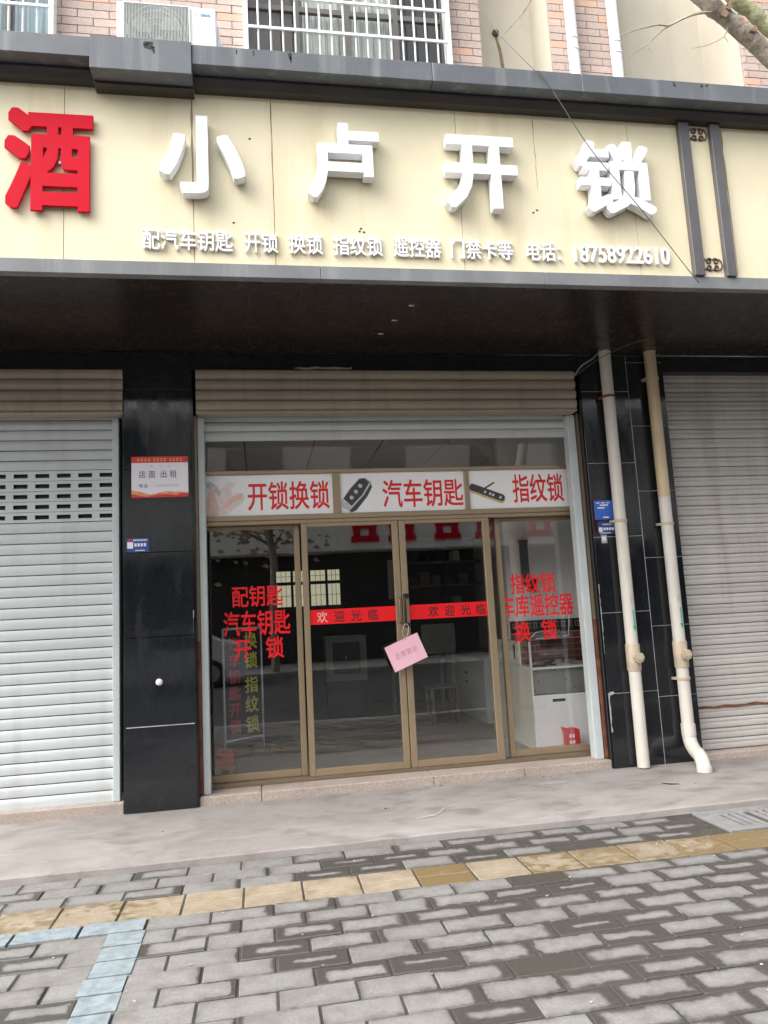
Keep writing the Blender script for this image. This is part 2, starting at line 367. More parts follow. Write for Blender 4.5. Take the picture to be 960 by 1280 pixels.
def glyph(ch, x0, x1, z0, z1, y, depth, mat, parent, bold=0., name='letter', tight=False, rot=0.):
    """one character standing in the XZ plane, front at y facing the street; cell box (or tight box) x0..x1, z0..z1"""
    V, F = glyph_mesh(ch)
    if tight:
        ux0, ux1 = min(v[0] for v in V)-bold, max(v[0] for v in V)+bold; uz0, uz1 = min(v[1] for v in V)-bold, max(v[1] for v in V)+bold
    else:
        ux0, ux1, uz0, uz1 = (0., 1., -.1, .87) if ord(ch) > 255 else (0., .5, -.06, .78)
    sx = (x1-x0)/(ux1-ux0); sz = (z1-z0)/(uz1-uz0)
    # boundary edges of the flat glyph
    cnt = {}
    for f in F:
        for i in range(len(f)):
            a, b = f[i], f[(i+1) % len(f)]; cnt[(a, b)] = 1
    bd = [(a, b) for (a, b) in cnt if (b, a) not in cnt]
    shifts = [(0, 0)]
    if bold: shifts += [(-bold, 0), (bold, .0007), (-.0007, -bold*.99), (.0004, bold*.99), (-bold*.998, -bold*.996), (bold*.995, bold*.994), (-bold*.992, bold*.989), (bold*.987, -bold*.985)]
    if bold and tight: shifts += [(sx_*bold*p_*(.991-.002*i), sz_*bold*q_*(.993-.002*i)) for i, (sx_, sz_, p_, q_) in enumerate([(a_, b_, *h_) for a_ in (-1, 1) for b_ in (-1, 1) for h_ in ((1, .5), (.5, 1), (1, .25), (1, .75), (.25, 1), (.75, 1))])]
    vs_, fs_ = [], []
    for k, (dx, dy) in enumerate(shifts):
        n = len(vs_); e = -k*.00007
        for yy in (y+e, y+depth):
            for v in V: vs_.append((x0+(v[0]+dx-ux0)*sx, yy, z0+(v[1]+dy-uz0)*sz))
        m_ = len(V)
        fs_ += [tuple(n+i for i in f) for f in F]
        fs_ += [(n+b, n+a, n+m_+a, n+m_+b) for a, b in bd]
    me = bpy.data.meshes.new(name); me.from_pydata(vs_, [], fs_); me.update()
    o = link(name, me, mat, parent)
    return o
def word(s, x0, x1, z0, z1, y, depth, mat, parent, bold=0., name='letter'):
    n = len(s); cw = (x1-x0)/n
    return [glyph(ch, x0+i*cw, x0+(i+1)*cw, z0, z1, y, depth, mat, parent, bold, name) for i, ch in enumerate(s) if ch != ' ']
def rrect(cx, cz, w, h, r, ang=0., n=4):
    p = []
    for (sx, sz, a0) in ((1, 1, 0), (-1, 1, 90), (-1, -1, 180), (1, -1, 270)):
        for k in range(n+1):
            a = R(a0+90*k/n); p.append((sx*(w/2-r)+r*math.cos(a), sz*(h/2-r)+r*math.sin(a)))
    ca, sa = math.cos(ang), math.sin(ang)
    return [(cx+u*ca-v*sa, cz+u*sa+v*ca) for u, v in p]
def blob(cx, cz, rx, rz, seed, n=22, amp=.3):
    rr = random.Random(seed); ph = [rr.uniform(0, 6.28) for _ in range(4)]
    out = []
    for k in range(n):
        a = 2*math.pi*k/n; q = 1+amp*(.5*math.sin(2*a+ph[0])+.35*math.sin(3*a+ph[1])+.3*math.sin(5*a+ph[2])+.2*math.sin(7*a+ph[3]))
        out.append((cx+rx*q*math.cos(a), cz+rz*q*math.sin(a)))
    return out

# ================================================================== GROUND
g = MB().box(-120, 120, -120, 60, -.6, -.30).build('ground', 'asphalt'); structure(g)
g = MB().box(-60, 60, -14.0, -3.98, -.29, -.16).build('road', 'asphalt'); structure(g)
# concrete apron in front of the shops, with an uneven front edge
def apron():
    mb = MB(); nx, ny = 320, 5; X0, X1 = -16., 16.; rr = random.Random(3); wob = 0
    top = []
    for i in range(nx+1):
        x = X0+(X1-X0)*i/nx; wob = wob*.8+rr.uniform(-.006, .006); fy = -1.265+wob
        top.append([(x, fy-.004, -.045), (x, fy, -.006), (x, fy+.02, -.001)]+[(x, fy+.02+(.42-fy)*k/ny, 0.) for k in range(1, ny+1)])
    m = len(top[0])
    for r in top: mb.v += r
    for i in range(nx):
        for j in range(m-1): a = i*m+j; mb.f.append((a, a+m, a+m+1, a+1))
    return structure(mb.build('concrete_apron', 'concrete'))
ap = apron()
# pale cement smears and a dark scrap on the apron
def smear(pts, w_, mat, name, z=.002):
    mb = MB(); rr = random.Random(len(pts)); Lp, Rp = [], []
    for i, (x, y) in enumerate(pts):
        a = pts[max(0, i-1)]; b = pts[min(len(pts)-1, i+1)]; d = Vector((b[0]-a[0], b[1]-a[1])).normalized(); q = w_*rr.uniform(.4, 1.2)*(0.25 if i in (0, len(pts)-1) else 1)
        Lp.append((x-d.y*q, y+d.x*q)); Rp.append((x+d.y*q, y-d.x*q))
    mb.prism(Lp+Rp[::-1], z, z+.0015, 'z'); return mb.build(name, mat, ap)
smear([(.98, -.92), (1.08, -.88), (1.14, -.86), (1.2, -.8), (1.25, -.70), (1.34, -.68)], .012, 'chip', 'cement_smear')
smear([(1.52, -.70), (1.68, -.70), (1.82, -.66), (1.94, -.63)], .010, 'chip', 'cement_smear')
smear([(1.9, -.28), (2.1, -.30), (2.35, -.34)], .008, 'chip', 'cement_smear')
smear([(2.98, -.62), (3.03, -.66), (3.09, -.68)], .018, 'black', 'leaf_scrap', .003)

rr = random.Random(77)
for k in range(16):                                              # dry leaf scraps and grit blown against the shopfronts
    x = rr.uniform(-1.6, 3.6); y = rr.choice([-.03-rr.random()*.05, rr.uniform(-1.1, -.1)]); q = rr.uniform(.006, .014); a = rr.uniform(0, 3)
    MB().prism([(x+q*1.6*math.cos(a), y+q*1.6*math.sin(a)), (x-q*.5*math.sin(a), y+q*.5*math.cos(a)), (x-q*1.3*math.cos(a), y-q*1.3*math.sin(a)), (x+q*.6*math.sin(a), y-q*.6*math.cos(a))], .002, .004, 'z').build('leaf_scrap', rr.choice(['bark_flake', 'chip', 'black']), ap)
# pavement of blocks with a strip of yellow tactile tiles and a blue painted bay line
PZ = -.04; PX = .308; DR = (2.80, 3.62, -1.72, -1.285)
bedm = MB().box(-16, 16, -3.85, -1.25, -.16, PZ-.007).build('pavement', 'bed'); structure(bedm)
def block_mesh(lx, ly, groove=False):
    mb = MB()
    if groove:
        mb.box(-lx/2, lx/2, -ly/2, -.004, -.05, 0, .004).box(-lx/2, lx/2, .004, ly/2, -.05, 0, .004).box(-lx/2+.004, lx/2-.004, -.0038, .0038, -.045, -.005)
    else: mb.box(-lx/2, lx/2, -ly/2, ly/2, -.05, 0, .004)
    return mb.mesh('block')
pm = block_mesh(.298, .143); pm.materials.append(M['paver'])
half = {}
tm = block_mesh(.300, .286, True); tm.materials.append(M['tactile'])
far = MB()
def inview(x, y): d = y+6.08; return -.33*d-.42 < x < .77*d+.42
def put(name, me, x, y, lx, ly):
    if DR[0]-lx/2+.01 < x < DR[1]+lx/2-.01 and DR[2]-.0 < y < DR[3]: return
    if inview(x, y):
        o = bpy.data.objects.new(name, me); COL.objects.link(o); o.parent = bedm; o.location = (x, y, PZ+random.uniform(-.003, .001)); o.rotation_euler = (random.gauss(0, .006), random.gauss(0, .004), random.gauss(0, .006))
    elif abs(x) < 9: far.box(x-lx/2, x+lx/2, y-ly/2, y+ly/2, PZ-.04, PZ)
rows = [(-1.345, .0), (-1.496, .154), (-1.646, .0)]+[(-2.012-.0755-.151*k, .026+.154 if k % 2 == 0 else -.131+.154) for k in range(12)]
for y, ph in rows:
    for i in range(-30, 31): put('paver', pm, ph+PX*i, y, .298, .143)
for i in range(-30, 31): put('tactile_tile', tm, .492+.155+.31*i, -1.867, .30, .286)
o = far.build('paver', 'paver', bedm); o['kind'] = 'stuff'
bl = MB(); rr = random.Random(5)
for i in range(-24, -2):                                        # painted row along the yellow strip
    cx = .026+.154+PX*i
    if cx < -.6: bl.box(cx-.146, cx+.146, -2.157, -2.018, PZ-.02, PZ+.0045)
for k in range(1, 12):                                          # painted column running to the kerb
    yc = -2.012-.0755-.151*k; bl.box(-.755+rr.uniform(-.01, .01), -.588+rr.uniform(-.01, .01), yc-.0695, yc+.0695, PZ-.02, PZ+.0045)
structure(bl.build('parking_line', 'blue_paint'))
kb = MB()
for i in range(-16, 17): kb.box(i*.8-.398, i*.8+.398, -3.985, -3.855, -.30, -.035, .012)
structure(kb.build('kerb', 'kerb'))
# small debris on the pavement
deb = MB(); rr = random.Random(21)
for _ in range(60):
    y = rr.uniform(-3.7, -1.4); x = rr.uniform(-.33, .75)*(y+6.08); s = rr.uniform(.002, .005)
    deb.box(x-s, x+s*1.3, y-s, y+s, PZ, PZ+s*.7)
o = deb.build('gravel', 'chip'); o['kind'] = 'stuff'; o['label'] = 'tiny pale grit scattered over the wet grey paving blocks'; o['category'] = 'grit'

# drain with slotted cover
dr = empty('storm_drain', 'pale grey slotted storm drain cover set in the paving beside the concrete apron', 'drain', loc=(0, 0, 0))
box('pit', 'drain_dark', dr, 2.84, 3.60, -1.70, -1.30, -.12, -.075)
mb = MB(); mb.box(2.81, 3.62, -1.715, -1.665, -.12, -.030, .004).box(2.81, 3.62, -1.335, -1.287, -.12, -.030, .004).box(2.81, 2.86, -1.6645, -1.3355, -.12, -.030, .004).box(3.57, 3.62, -1.6645, -1.3355, -.12, -.030, .004); mb.build('rim', 'drain', dr)
x = 2.865
k = 0
box('plate', 'drain', dr, 2.864, 3.566, -1.660, -1.63, -.07, -.034, .003); box('plate', 'drain', dr, 2.864, 3.566, -1.37, -1.338, -.07, -.034, .003)
while x < 3.52:
    wdt = .030 if k else .085
    box('grate_bar', 'drain', dr, x, x+wdt, -1.6295, -1.3705, -.07, -.035, .003)
    x += wdt+(.055 if k == 3 else .027); k += 1

# ================================================================== BUILDING
bd = empty('shop_building', 'two storey building of pink brick over black granite shop pillars', 'building')
# upper storey: mortar backing in zones, alcoves, bricks
zones = [(-4.2, -3.2), (-1.60, 0.0), (1.90, 2.215), (2.917, 3.665), (4.961, 7.2)]
uw = MB()
for a, b in zones: uw.box(a, b, .0, .30, 3.64, 9.0)
for a, b in ((-3.2, -1.60), (0.0, 1.90)): uw.box(a, b, .001, .30, 3.64, 5.75).box(a, b, .001, .30, 7.75, 9.0)
uw = uw.build('upper_wall', 'mortar', bd)
for a, b, dpt in ((2.215, 2.917, .42), (3.665, 4.961, .60)):
    mb = MB(); mb.box(a-.02, b+.02, dpt, dpt+.1, 3.64, 9.0).box(a-.03, a+.003, .012, dpt, 3.64, 9.0).box(b-.003, b+.03, .012, dpt, 3.64, 9.0); mb.build('alcove_wall', 'plaster', bd)
BL, BH = .262, .0785
bm_ = MB().box(-.5, .5, -.5, .5, -.5, .5).mesh('brick'); bm_.materials.append(M['brick'])
rr = random.Random(11); nb = 0
rowi = 0; z = 6.24
while z < 7.42:
    off = (rowi % 2)*BL/2 + .03
    for a, b in zones:
        x = a - ((a-off) % BL)
        while x < b:
            xa, xb = max(x, a), min(x+BL, b)
            if xb-xa > .03 and -1.9 < xa < 5.7:
                o = bpy.data.objects.new('brick', bm_); COL.objects.link(o); o.parent = uw
                o.location = ((xa+xb)/2, -.006+rr.uniform(-.0015, .0015), z+BH/2); o.scale = (xb-xa-.008, .012, BH-.008); nb += 1
            x += BL
    z += BH; rowi += 1
# drain hole and drip stain in the left alcove, black mould in the corner
MB().tube([(2.53, .40, 7.19), (2.53, .47, 7.19)], .035, 12).build('weep_hole', 'black', bd)
mb = MB(); mb.prism([(2.52, 7.17), (2.545, 7.18), (2.56, 7.1), (2.585, 6.98), (2.60, 6.8), (2.605, 6.55), (2.57, 6.55), (2.565, 6.8), (2.55, 6.98), (2.535, 7.08)], .4165, .4195); mb.build('drip_stain', 'stain', bd)
# granite pillars
def pillar(x0, x1, tiles, gm, fy):
    p = MB().box(x0+.004, x1-.004, fy, .40, 0, 3.62).build('pillar', gm, bd)
    for (a, b, za, zb) in tiles: box('granite_tile', 'granite', p, a, b, -.014, fy-.0005 if fy > 0 else .003, za, zb, .0014)
    return p
def stack(a, b, zs): return [(a, b, zs[i]+.002, zs[i+1]-.002) for i in range(len(zs)-1)]
p1 = pillar(-1.045, -.516, stack(-1.045, -.516, [0, .630, 1.306, 1.97, 2.64, 3.30, 3.62]), 'black', .004)
box('caulk_line', 'grout', p1, -1.035, -.525, -.0155, -.004, .6275, .6335)
p2 = pillar(2.90, 3.72, stack(2.90, 3.358, [0, .617, 1.30, 1.96, 2.62, 3.28, 3.62])+stack(3.363, 3.72, [0, .563, 1.165, 1.762, 2.36, 2.957, 3.555, 3.62]), 'grout', -.0115)
for x0, x1 in ((-1.047, -1.0435), (-.5175, -.514)): box('granite_side', 'granite', p1, x0-.012, x1+.012, .006, .30, 0, 3.6)
box('granite_side', 'granite', p2, 2.888, 2.9035, .006, .30, 0, 3.6); box('granite_side', 'granite', p2, 3.7165, 3.732, .006, .30, 0, 3.6)
# chipped edges: irregular pale scars on the arrises
def chips(parent, x, z0, z1, seed, w_=.010, y=-.0152):
    rr = random.Random(seed); n = int((z1-z0)/.02); e = []; q = w_*.5
    for i in range(n+1): q = min(w_, max(.0008, q+rr.uniform(-.006, .006))); e.append((x+q, z0+(z1-z0)*i/n))
    return MB().prism([(x, z0)]+e+[(x, z1)], y, y+.004).build('chipped_edge', 'chip', parent)
chips(p2, 2.9005, .30, .62, 2, .014); chips(p2, 2.9005, .95, 1.55, 3, .007); chips(p1, -.524, 1.32, 1.5, 4, .006)
mb = MB(); mb.prism([(2.905, .612), (2.93, .605), (2.96, .622), (2.945, .635), (2.91, .63)], -.016, -.013); mb.build('mortar_scar', 'chip', p2)
for x0, x1 in ((-.500, -.478), (2.868, 2.886)):
    box('rust_strip', 'rust', bd, x0, x1, .06, .14, .082, 1.25)
    box('jamb_strip', 'bronze_dark', bd, x0, x1, .062, .14, 1.252, 3.1)
k = MB(); k.tube([(-.784, -.014, .962), (-.784, -.028, .962)], .013, 10)
for i in range(6): pass
kn = k.tube([(-.784, -.022, .962), (-.784, -.032, .962), (-.784, -.045, .962), (-.784, -.055, .962), (-.784, -.060, .962)], [.012, .024, .027, .02, .006], 14).build('door_stop_knob', 'white_metal', p1, True)
# lintel with plaster smear, thresholds
box('lintel', 'granite', bd, -4, 7, .002, .36, 3.47, 3.622)
mb = MB(); mb.prism([(.33, 3.492), (.38, 3.502), (.45, 3.497), (.52, 3.508), (.60, 3.50), (.68, 3.505), (.80, 3.498), (.84, 3.505), (.83, 3.487), (.7, 3.483), (.55, 3.487), (.42, 3.48)], -.001, .003); mb.build('plaster_smear', 'grout', bd)
def threshold(xs, z1, y0=.03):
    for a, b in zip(xs[:-1], xs[1:]): box('threshold_slab', 'step_stone', bd, a+.002, b-.002, y0, .42, -.02, z1, .006)
threshold([-.503, -.03, 1.35, 2.12, 2.918], .068, .018)
threshold([-3.4, -2.2, -1.058], .078, .03)
threshold([3.733, 5.0, 6.6], .052, -.02)
box('gap_blocker', 'room_dark', bd, -4.2, -1.06, .43, .50, -.05, 3.62); box('gap_blocker', 'room_dark', bd, 3.45, 7.2, .43, .50, -.05, 3.62)  # unseen dark backing, added so no sky shows past the shutter edges
# interior of the shop
RX0, RX1, RY1, RZ1 = -.95, 3.34, 5.2, 3.19
box('floor_slab', 'floor_tile', bd, RX0, RX1, .421, RY1, -.05, .062)
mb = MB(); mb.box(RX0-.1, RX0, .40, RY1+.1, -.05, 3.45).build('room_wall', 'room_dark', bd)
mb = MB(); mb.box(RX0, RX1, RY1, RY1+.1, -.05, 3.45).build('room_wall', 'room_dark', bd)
box('added_partition', 'wall_grey', bd, 2.505, RX1-.0005, 1.25, 1.33, .0625, 3.189)  # wall added here, turned to the street to catch more daylight
rw = MB().box(RX1, RX1+.1, .40, RY1+.1, -.05, 3.45).build('room_wall', 'wall_grey', bd)
box('brick_paper', 'brick_paper', rw, RX1-.004, RX1-.0005, .45, 1.249, .07, 1.12)
box('brick_paper', 'brick_paper', rw, 2.505, RX1-.0045, 1.245, 1.2495, .07, 1.12)
lb = MB().box(RX1-.006, RX1-.0005, .45, 1.249, 1.121, 1.245).box(2.505, RX1-.0065, 1.243, 1.2495, 1.121, 1.245).build('lattice_border', 'black', rw)
lm = MB()
for i in range(10):
    x = 2.53+i*.075; lm.box(x, x+.05, 1.240, 1.2428, 1.215, 1.223).box(x, x+.05, 1.240, 1.2428, 1.165, 1.173).box(x, x+.008, 1.240, 1.2428, 1.1735, 1.2145).box(x+.03, x+.036, 1.240, 1.2428, 1.180, 1.215)
for i in range(9):
    y = .5+i*.075; lm.box(RX1-.009, RX1-.0062, y, y+.05, 1.215, 1.223).box(RX1-.009, RX1-.0062, y, y+.05, 1.165, 1.173).box(RX1-.009, RX1-.0062, y, y+.008, 1.1735, 1.2145).box(RX1-.009, RX1-.0062, y+.03, y+.036, 1.180, 1.215)
lm.build('lattice_pattern', 'grey_case', rw)
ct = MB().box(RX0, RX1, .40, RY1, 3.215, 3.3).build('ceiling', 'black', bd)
xs = [-.95, -.115, .605, 1.325, 2.045, 2.765, 3.34]; ys = [.41, 1.75, 3.1, 4.4, 5.2]
for a, b in zip(xs[:-1], xs[1:]):
    for c, d in zip(ys[:-1], ys[1:]): box('ceiling_tile', 'ceiling_tile', ct, a+.007, b-.007, c+.003, d-.003, 3.19, 3.2145)
box('bulkhead', 'room_dark', bd, RX0, RX1, .30, .399, 3.13, 3.47)
# back window, lit from the yard
bw = MB().box(.20, 1.24, RY1-.03, RY1-.004, 1.52, 2.12).build('back_window', 'black', bd)
for (a, b) in ((.25, .46), (.50, .72), (.76, .98), (1.02, 1.20)):
    for (c, d) in ((1.56, 1.88), (1.93, 2.09)):
        q = box('pane', 'lit_pane', bw, a, b, RY1-.036, RY1-.031, c, d)
        m_ = MB()
        for u in (a+(b-a)/3, a+2*(b-a)/3): m_.box(u-.004, u+.004, RY1-.048, RY1-.040, c, d)
        m_.box(a, b, RY1-.0395, RY1-.0365, (c+d)/2-.004, (c+d)/2+.004); m_.build('bar', 'grey_case', bw)

# upper windows with white security bars
def sec_window(x0, x1, zb, zt, nbar, hbars, curt, brown=None):
    wn = MB().box(x0-.02, x1+.02, .24, .30, zb, zt).build('window', 'room_dark', bd)
    fr = MB(); W = x1-x0
    for q in range(5): u = x0+W*q/4; fr.box(max(x0, u-.025), min(x1, u+.025), .05, .09, zb, zt)
    fr.box(x0+.026, x1-.026, .052, .088, 6.92, 6.97); fr.build('frame', 'window_frame', wn)
    for q in range(4):
        u0, u1 = x0+W*q/4+.027, x0+W*(q+1)/4-.027
        box('pane', 'glass_thin', wn, u0, u1, .068, .072, zb, zt)
        c = MB(); npt = 24; rr = random.Random(q+nbar)
        if brown and q == 0: c.box(u0-.02, u1+.03, .10, .108, 6.45, zt); c.build('screen', 'screen_brown', wn)
        elif rr.random() < .9:
            pts = [(u0+(u1-u0)*i/npt, .14+.022*math.sin(i*1.7+q)) for i in range(npt+1)]
            c.prism(pts+[(u, v+.004) for u, v in pts[::-1]], zb, zt, 'z'); c.build('curtain', curt, wn, True)
    gy = -.10
    for u in (x0, x1): box('grille_post', 'white_metal', wn, u-.022, u+.022, gy-.014, gy+.10, zb, zt, .003)
    for i in range(1, nbar): u = x0+W*i/nbar; MB().tube([(u, gy, zb), (u, gy, zt)], .0095, 8).build('bar', 'white_metal', wn, True)
    for z in hbars: box('grille_rail', 'white_metal', wn, x0+.0225, x1-.0225, gy-.024, gy-.0095, z-.014, z+.014, .002)
sec_window(.02, 1.872, 5.75, 7.75, 17, [6.0, 6.33, 6.585, 6.90, 7.25], 'curtain', True)
sec_window(-3.17, -1.60, 5.75, 7.75, 14, [6.0, 6.33, 6.62, 6.95, 7.25], 'curtain_blue')

# ================================================================== CANOPY SIGN
sg = empty('canopy_sign', 'cream shop fascia sign with white raised characters under a grey coping', 'sign', loc=(0, 0, 0))
SX0, SX1 = -4.2, 7.2
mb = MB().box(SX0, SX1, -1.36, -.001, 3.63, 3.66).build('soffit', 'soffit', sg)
for xx in (-2.4, -.02, 2.36, 4.74): box('soffit_joint', 'moulding', sg, xx-.004, xx+.004, -1.355, -.02, 3.628, 3.6299)
for (xx, yy) in ((1.14, -1.02), (1.06, -.74), (1.0, -.46)): box('rivet_patch', 'grout', sg, xx, xx+.04, yy, yy+.022, 3.627, 3.6298)
mb = MB(); mb.box(SX0, SX1, -1.36, -1.30, 3.661, 4.93).build('backing', 'seam', sg)
edges = [SX0, -2.46, -1.165, .168, 1.467, 2.786, 3.55, 4.85, 6.1, SX1]
for a, b in zip(edges[:-1], edges[1:]): box('sign_panel', 'cream', sg, a+.0016, b-.0016, -1.40, -1.3605, 3.70, 4.95, .001)
ed = [SX0, -2.1, .46, 2.04, 4.3, SX1]
for a, b in zip(ed[:-1], ed[1:]): box('bottom_trim', 'trim', sg, a+.001, b-.001, -1.425, -1.3605, 3.619, 3.712, .003)
ed = [SX0, -2.2, -.965, -.338, 1.27, 2.36, 4.2, SX1]
for i, (a, b) in enumerate(zip(ed[:-1], ed[1:])):
    if i == 2: box('coping_block', 'coping', sg, a, b, -1.615, -1.43, 4.905, 5.136, .003)
    else: box('coping', 'coping', sg, a+.001, b-.001, -1.60, -1.30, 4.99, 5.132, .004)
box('roof_deck', 'coping', sg, SX0, SX1, -1.299, 0.0-.002, 4.98, 5.06)
prof = [(-1.502, 4.988), (-1.506, 4.968), (-1.498, 4.950), (-1.478, 4.938), (-1.470, 4.926), (-1.30, 4.926), (-1.30, 4.988)]
for a, b in ((SX0, -.966), (-.337, SX1)): smooth_by_angle(MB().prism(prof, a, b, 'x').build('moulding', 'moulding', sg), 50)
box('moulding', 'moulding', sg, -.9655, -.3375, -1.50, -1.30, 4.885, 4.904)
for a, b in ((3.186, 3.268), (3.445, 3.522)): box('upright_post', 'post', sg, a, b, -1.445, -1.401, 3.7125, 4.925, .003)
# streak stains below coping joints and dirt marks
for (x, z0, z1, w_) in ((-.36, 3.72, 4.93, .012), (3.56, 3.75, 4.9, .010), (.165, 4.2, 4.9, .005), (2.05, 4.35, 4.9, .004)):
    rr = random.Random(int(x*100)); Lp = []; Rp = []
    for k in range(14):
        z = z0+(z1-z0)*k/13; q = w_*rr.uniform(.25, 1)*(.3+.7*k/13); s = rr.uniform(-.003, .003); Lp.append((x+s-q, z)); Rp.append((x+s+q, z))
    MB().prism(Lp+Rp[::-1], -1.4012, -1.4003).build('rust_streak', 'seam', sg)
for (x, z, rx, rz) in ((-.60, 5.085, .022, .03), (-.575, 5.06, .012, .02), (-.62, 5.10, .02, .014), (.30, 5.10, .014, .022), (.302, 5.075, .008, .018), (.06, 5.10, .005, .02), (-.05, 5.10, .004, .022), (3.08, 5.10, .010, .018), (3.30, 5.105, .014, .012), (3.34, 5.11, .010, .010)):
    yf = -1.6165 if x < -.4 else -1.6015
    MB().prism(blob(x, z, rx, rz, int(x*50)+9, 20, .5), yf, yf+.001).build('dirt_mark', 'dark_stain', sg)
for (x, z) in ((-.10, 4.01), (.74, 3.98), (.77, 3.975), (.75, 4.0), (2.03, 4.19), (.02, 4.62), (2.0, 4.17)): MB().prism(blob(x, z, .008, .008, 3, 8), -1.4014, -1.4002).build('dirt_mark', 'dark_stain', sg)
# raised characters
YF = -1.40
def big(ch, x0, x1, z0, z1, d, mat, bold): return glyph(ch, x0, x1, z0, z1, YF-.02-d, d, mat, sg, bold, 'raised_letter', True)
big('酒', -1.515, -.980, 4.025, 4.725, .018, 'red_letter', .032)
for ch, a, b, c, d in (('小', -.565, -.015, 4.155, 4.705), ('卢', .395, .890, 4.165, 4.715), ('开', 1.345, 1.870, 4.135, 4.68), ('锁', 2.315, 2.905, 4.14, 4.70)):
    big(ch, a, b, c, d, .07, 'white_letter', .028 if ch != '锁' else .021)
    MB().box((a+b)/2-.01, (a+b)/2+.01, YF-.021, YF-.0005, (c+d)/2-.01, (c+d)/2+.01).build('letter_stud', 'steel', sg)
box('letter_stud', 'steel', sg, -1.2, -1.18, YF-.021, YF-.0005, 4.36, 4.38)
z0, z1 = 3.795, 3.945
for s, a, b in (('配汽车钥匙', -.685, -.108), ('开锁', -.04, .188), ('换锁', .254, .484), ('指纹锁', .55, .892), ('遥控器', .96, 1.30), ('门禁卡等', 1.36, 1.818), ('电话', 1.905, 2.135), ('：', 2.137, 2.235)):
    word(s, a, b, z0, z1, YF-.022, .014, 'white_letter', sg, .010, 'raised_letter')
word('18758922610', 2.245, 3.013, z0-.005, z1+.0, YF-.022, .014, 'white_letter', sg, .014, 'raised_letter')
# knot ornaments on the narrow panel
for cz in (4.855, 3.815):
    mb = MB(); cx = 3.357
    for sx in (-1, 1):
        for sz in (-1, 1):
            pts = []
            for k in range(26):
                t = k/25; a = R(150- t*430); r = .025*(1-.70*t)
                pts.append((cx+sx*(.026+r*math.cos(a)), YF-.006, cz+sz*(.025+r*math.sin(a))))
            mb.tube(pts, .0052, 6)
        mb.tube([(cx+sx*.052, YF-.006, cz+.045), (cx+sx*.070, YF-.006, cz+.025), (cx+sx*.077, YF-.006, cz), (cx+sx*.070, YF-.006, cz-.025), (cx+sx*.052, YF-.006, cz-.045)], .0048, 6)
    mb.build('knot_ornament', 'ornament', sg, True)

# ================================================================== SHUTTERS
def slat_profile(z0, p, y, kind):
    if kind == 'white': return [(y+.004, z0), (y-.002, z0+.004), (y-.006, z0+p*.3), (y-.006, z0+p*.6), (y-.002, z0+p-.012), (y+.003, z0+p-.0055), (y+.012, z0+p-.0055), (y+.012, z0)]
    return [(y+.010, z0), (y-.004, z0+.006), (y-.010, z0+p*.30), (y-.004, z0+p*.52), (y+.003, z0+p*.56), (y-.001, z0+p*.62), (y-.003, z0+p*.80), (y+.006, z0+p*.97), (y+.016, z0+p*.97), (y+.016, z0)]
def slats(sh, x0, x1, z0, n, p, y, kind, mat, skip=()):
    me = smooth_mesh(MB().prism(slat_profile(0, p, y, kind), x0, x1, 'x').mesh('slat')); me.materials.append(M[mat])
    for i in range(n):
        if i in skip: continue
        o = bpy.data.objects.new('slat', me); COL.objects.link(o); o.parent = sh; o.location = (0, random.uniform(-.001, .001), z0+i*p)
def smooth_mesh(me, deg=40):
    for p in me.polygons: p.use_smooth = True
    me.set_sharp_from_angle(angle=R(deg)); return me
def hood(sh, x0, x1):
    yb = .10; pr = []
    for k in range(4):
        zt = 3.467-k*.0885
        pr.append([(yb, zt), (-.035, zt), (-.050, zt-.012), (-.053, zt-.035), (-.050, zt-.058), (-.036, zt-.079), (-.030, zt-.0865), (yb, zt-.0865)])
    for q in pr: smooth_by_angle(MB().prism(q, x0, x1, 'x').build('hood_slat', 'hood', sh), 40)
    box('hood_lip', 'hood', sh, x0-.002, x1+.002, -.045, yb, 3.094, 3.1125, .004)
s1 = empty('roller_shutter', 'closed white roller shutter with five rows of vent slots', 'shutter', loc=(-1.9, .12, 0)); s1.location = (0, 0, 0)
slats(s1, -3.3, -1.135, .079, 39, .0836, .12, 'white', 'shutter_white', skip=range(26, 31))
vm = MB(); p = .0836
y0, y1 = .116, .128
vm.box(-3.3, -1.135, y0, y1, 0, .0235).box(-3.3, -1.135, y0, y1, .0575, p-.003)
x = -1.149; prev = -1.135
while x > -3.3: vm.box(x, prev, y0, y1, .0236, .0574); prev = x-.106; x -= .163
vme = vm.mesh('vented_slat'); vme.materials.append(M['shutter_white'])
for i in range(26, 31):
    o = bpy.data.objects.new('vented_slat', vme); COL.objects.link(o); o.parent = s1; o.location = (0, 0, .079+i*p)
box('shade_backing', 'black', s1, -3.3, -1.135, .15, .155, .1, 3.4)  # black sheet added behind the slats, standing in for shade in the gaps
box('guide_rail', 'guide', s1, -1.152, -1.098, .085, .17, .079, 3.093, .004); hood(s1, -3.4, -1.034-.013)
box('bottom_bar', 'shutter_white', s1, -3.3, -1.153, .112, .134, .0785, .0787+.018)
s2 = empty('roller_shutter', 'raised pale shutter rolled up above the glass doors under a beige slatted hood', 'shutter')
slats(s2, -.420, 2.79, 2.905, 4, .0836, .16, 'white', 'shutter_white')
box('guide_rail', 'guide', s2, -.476, -.420, .085, .19, .0685, 3.093, .005); box('guide_rail', 'guide', s2, 2.786, 2.862, .085, .19, .0685, 3.093, .005)
hood(s2, -.472, 2.835)
s3 = empty('roller_shutter', 'closed dirty grey ribbed roller shutter beside the two drain pipes', 'shutter')
slats(s3, 3.735, 6.0, .056, 38, .0905, .11, 'rib', 'shutter_grey')
mb = MB(); rr = random.Random(8); pts = [(3.75+.1*i, .415+rr.uniform(-.006, .006)) for i in range(23)]
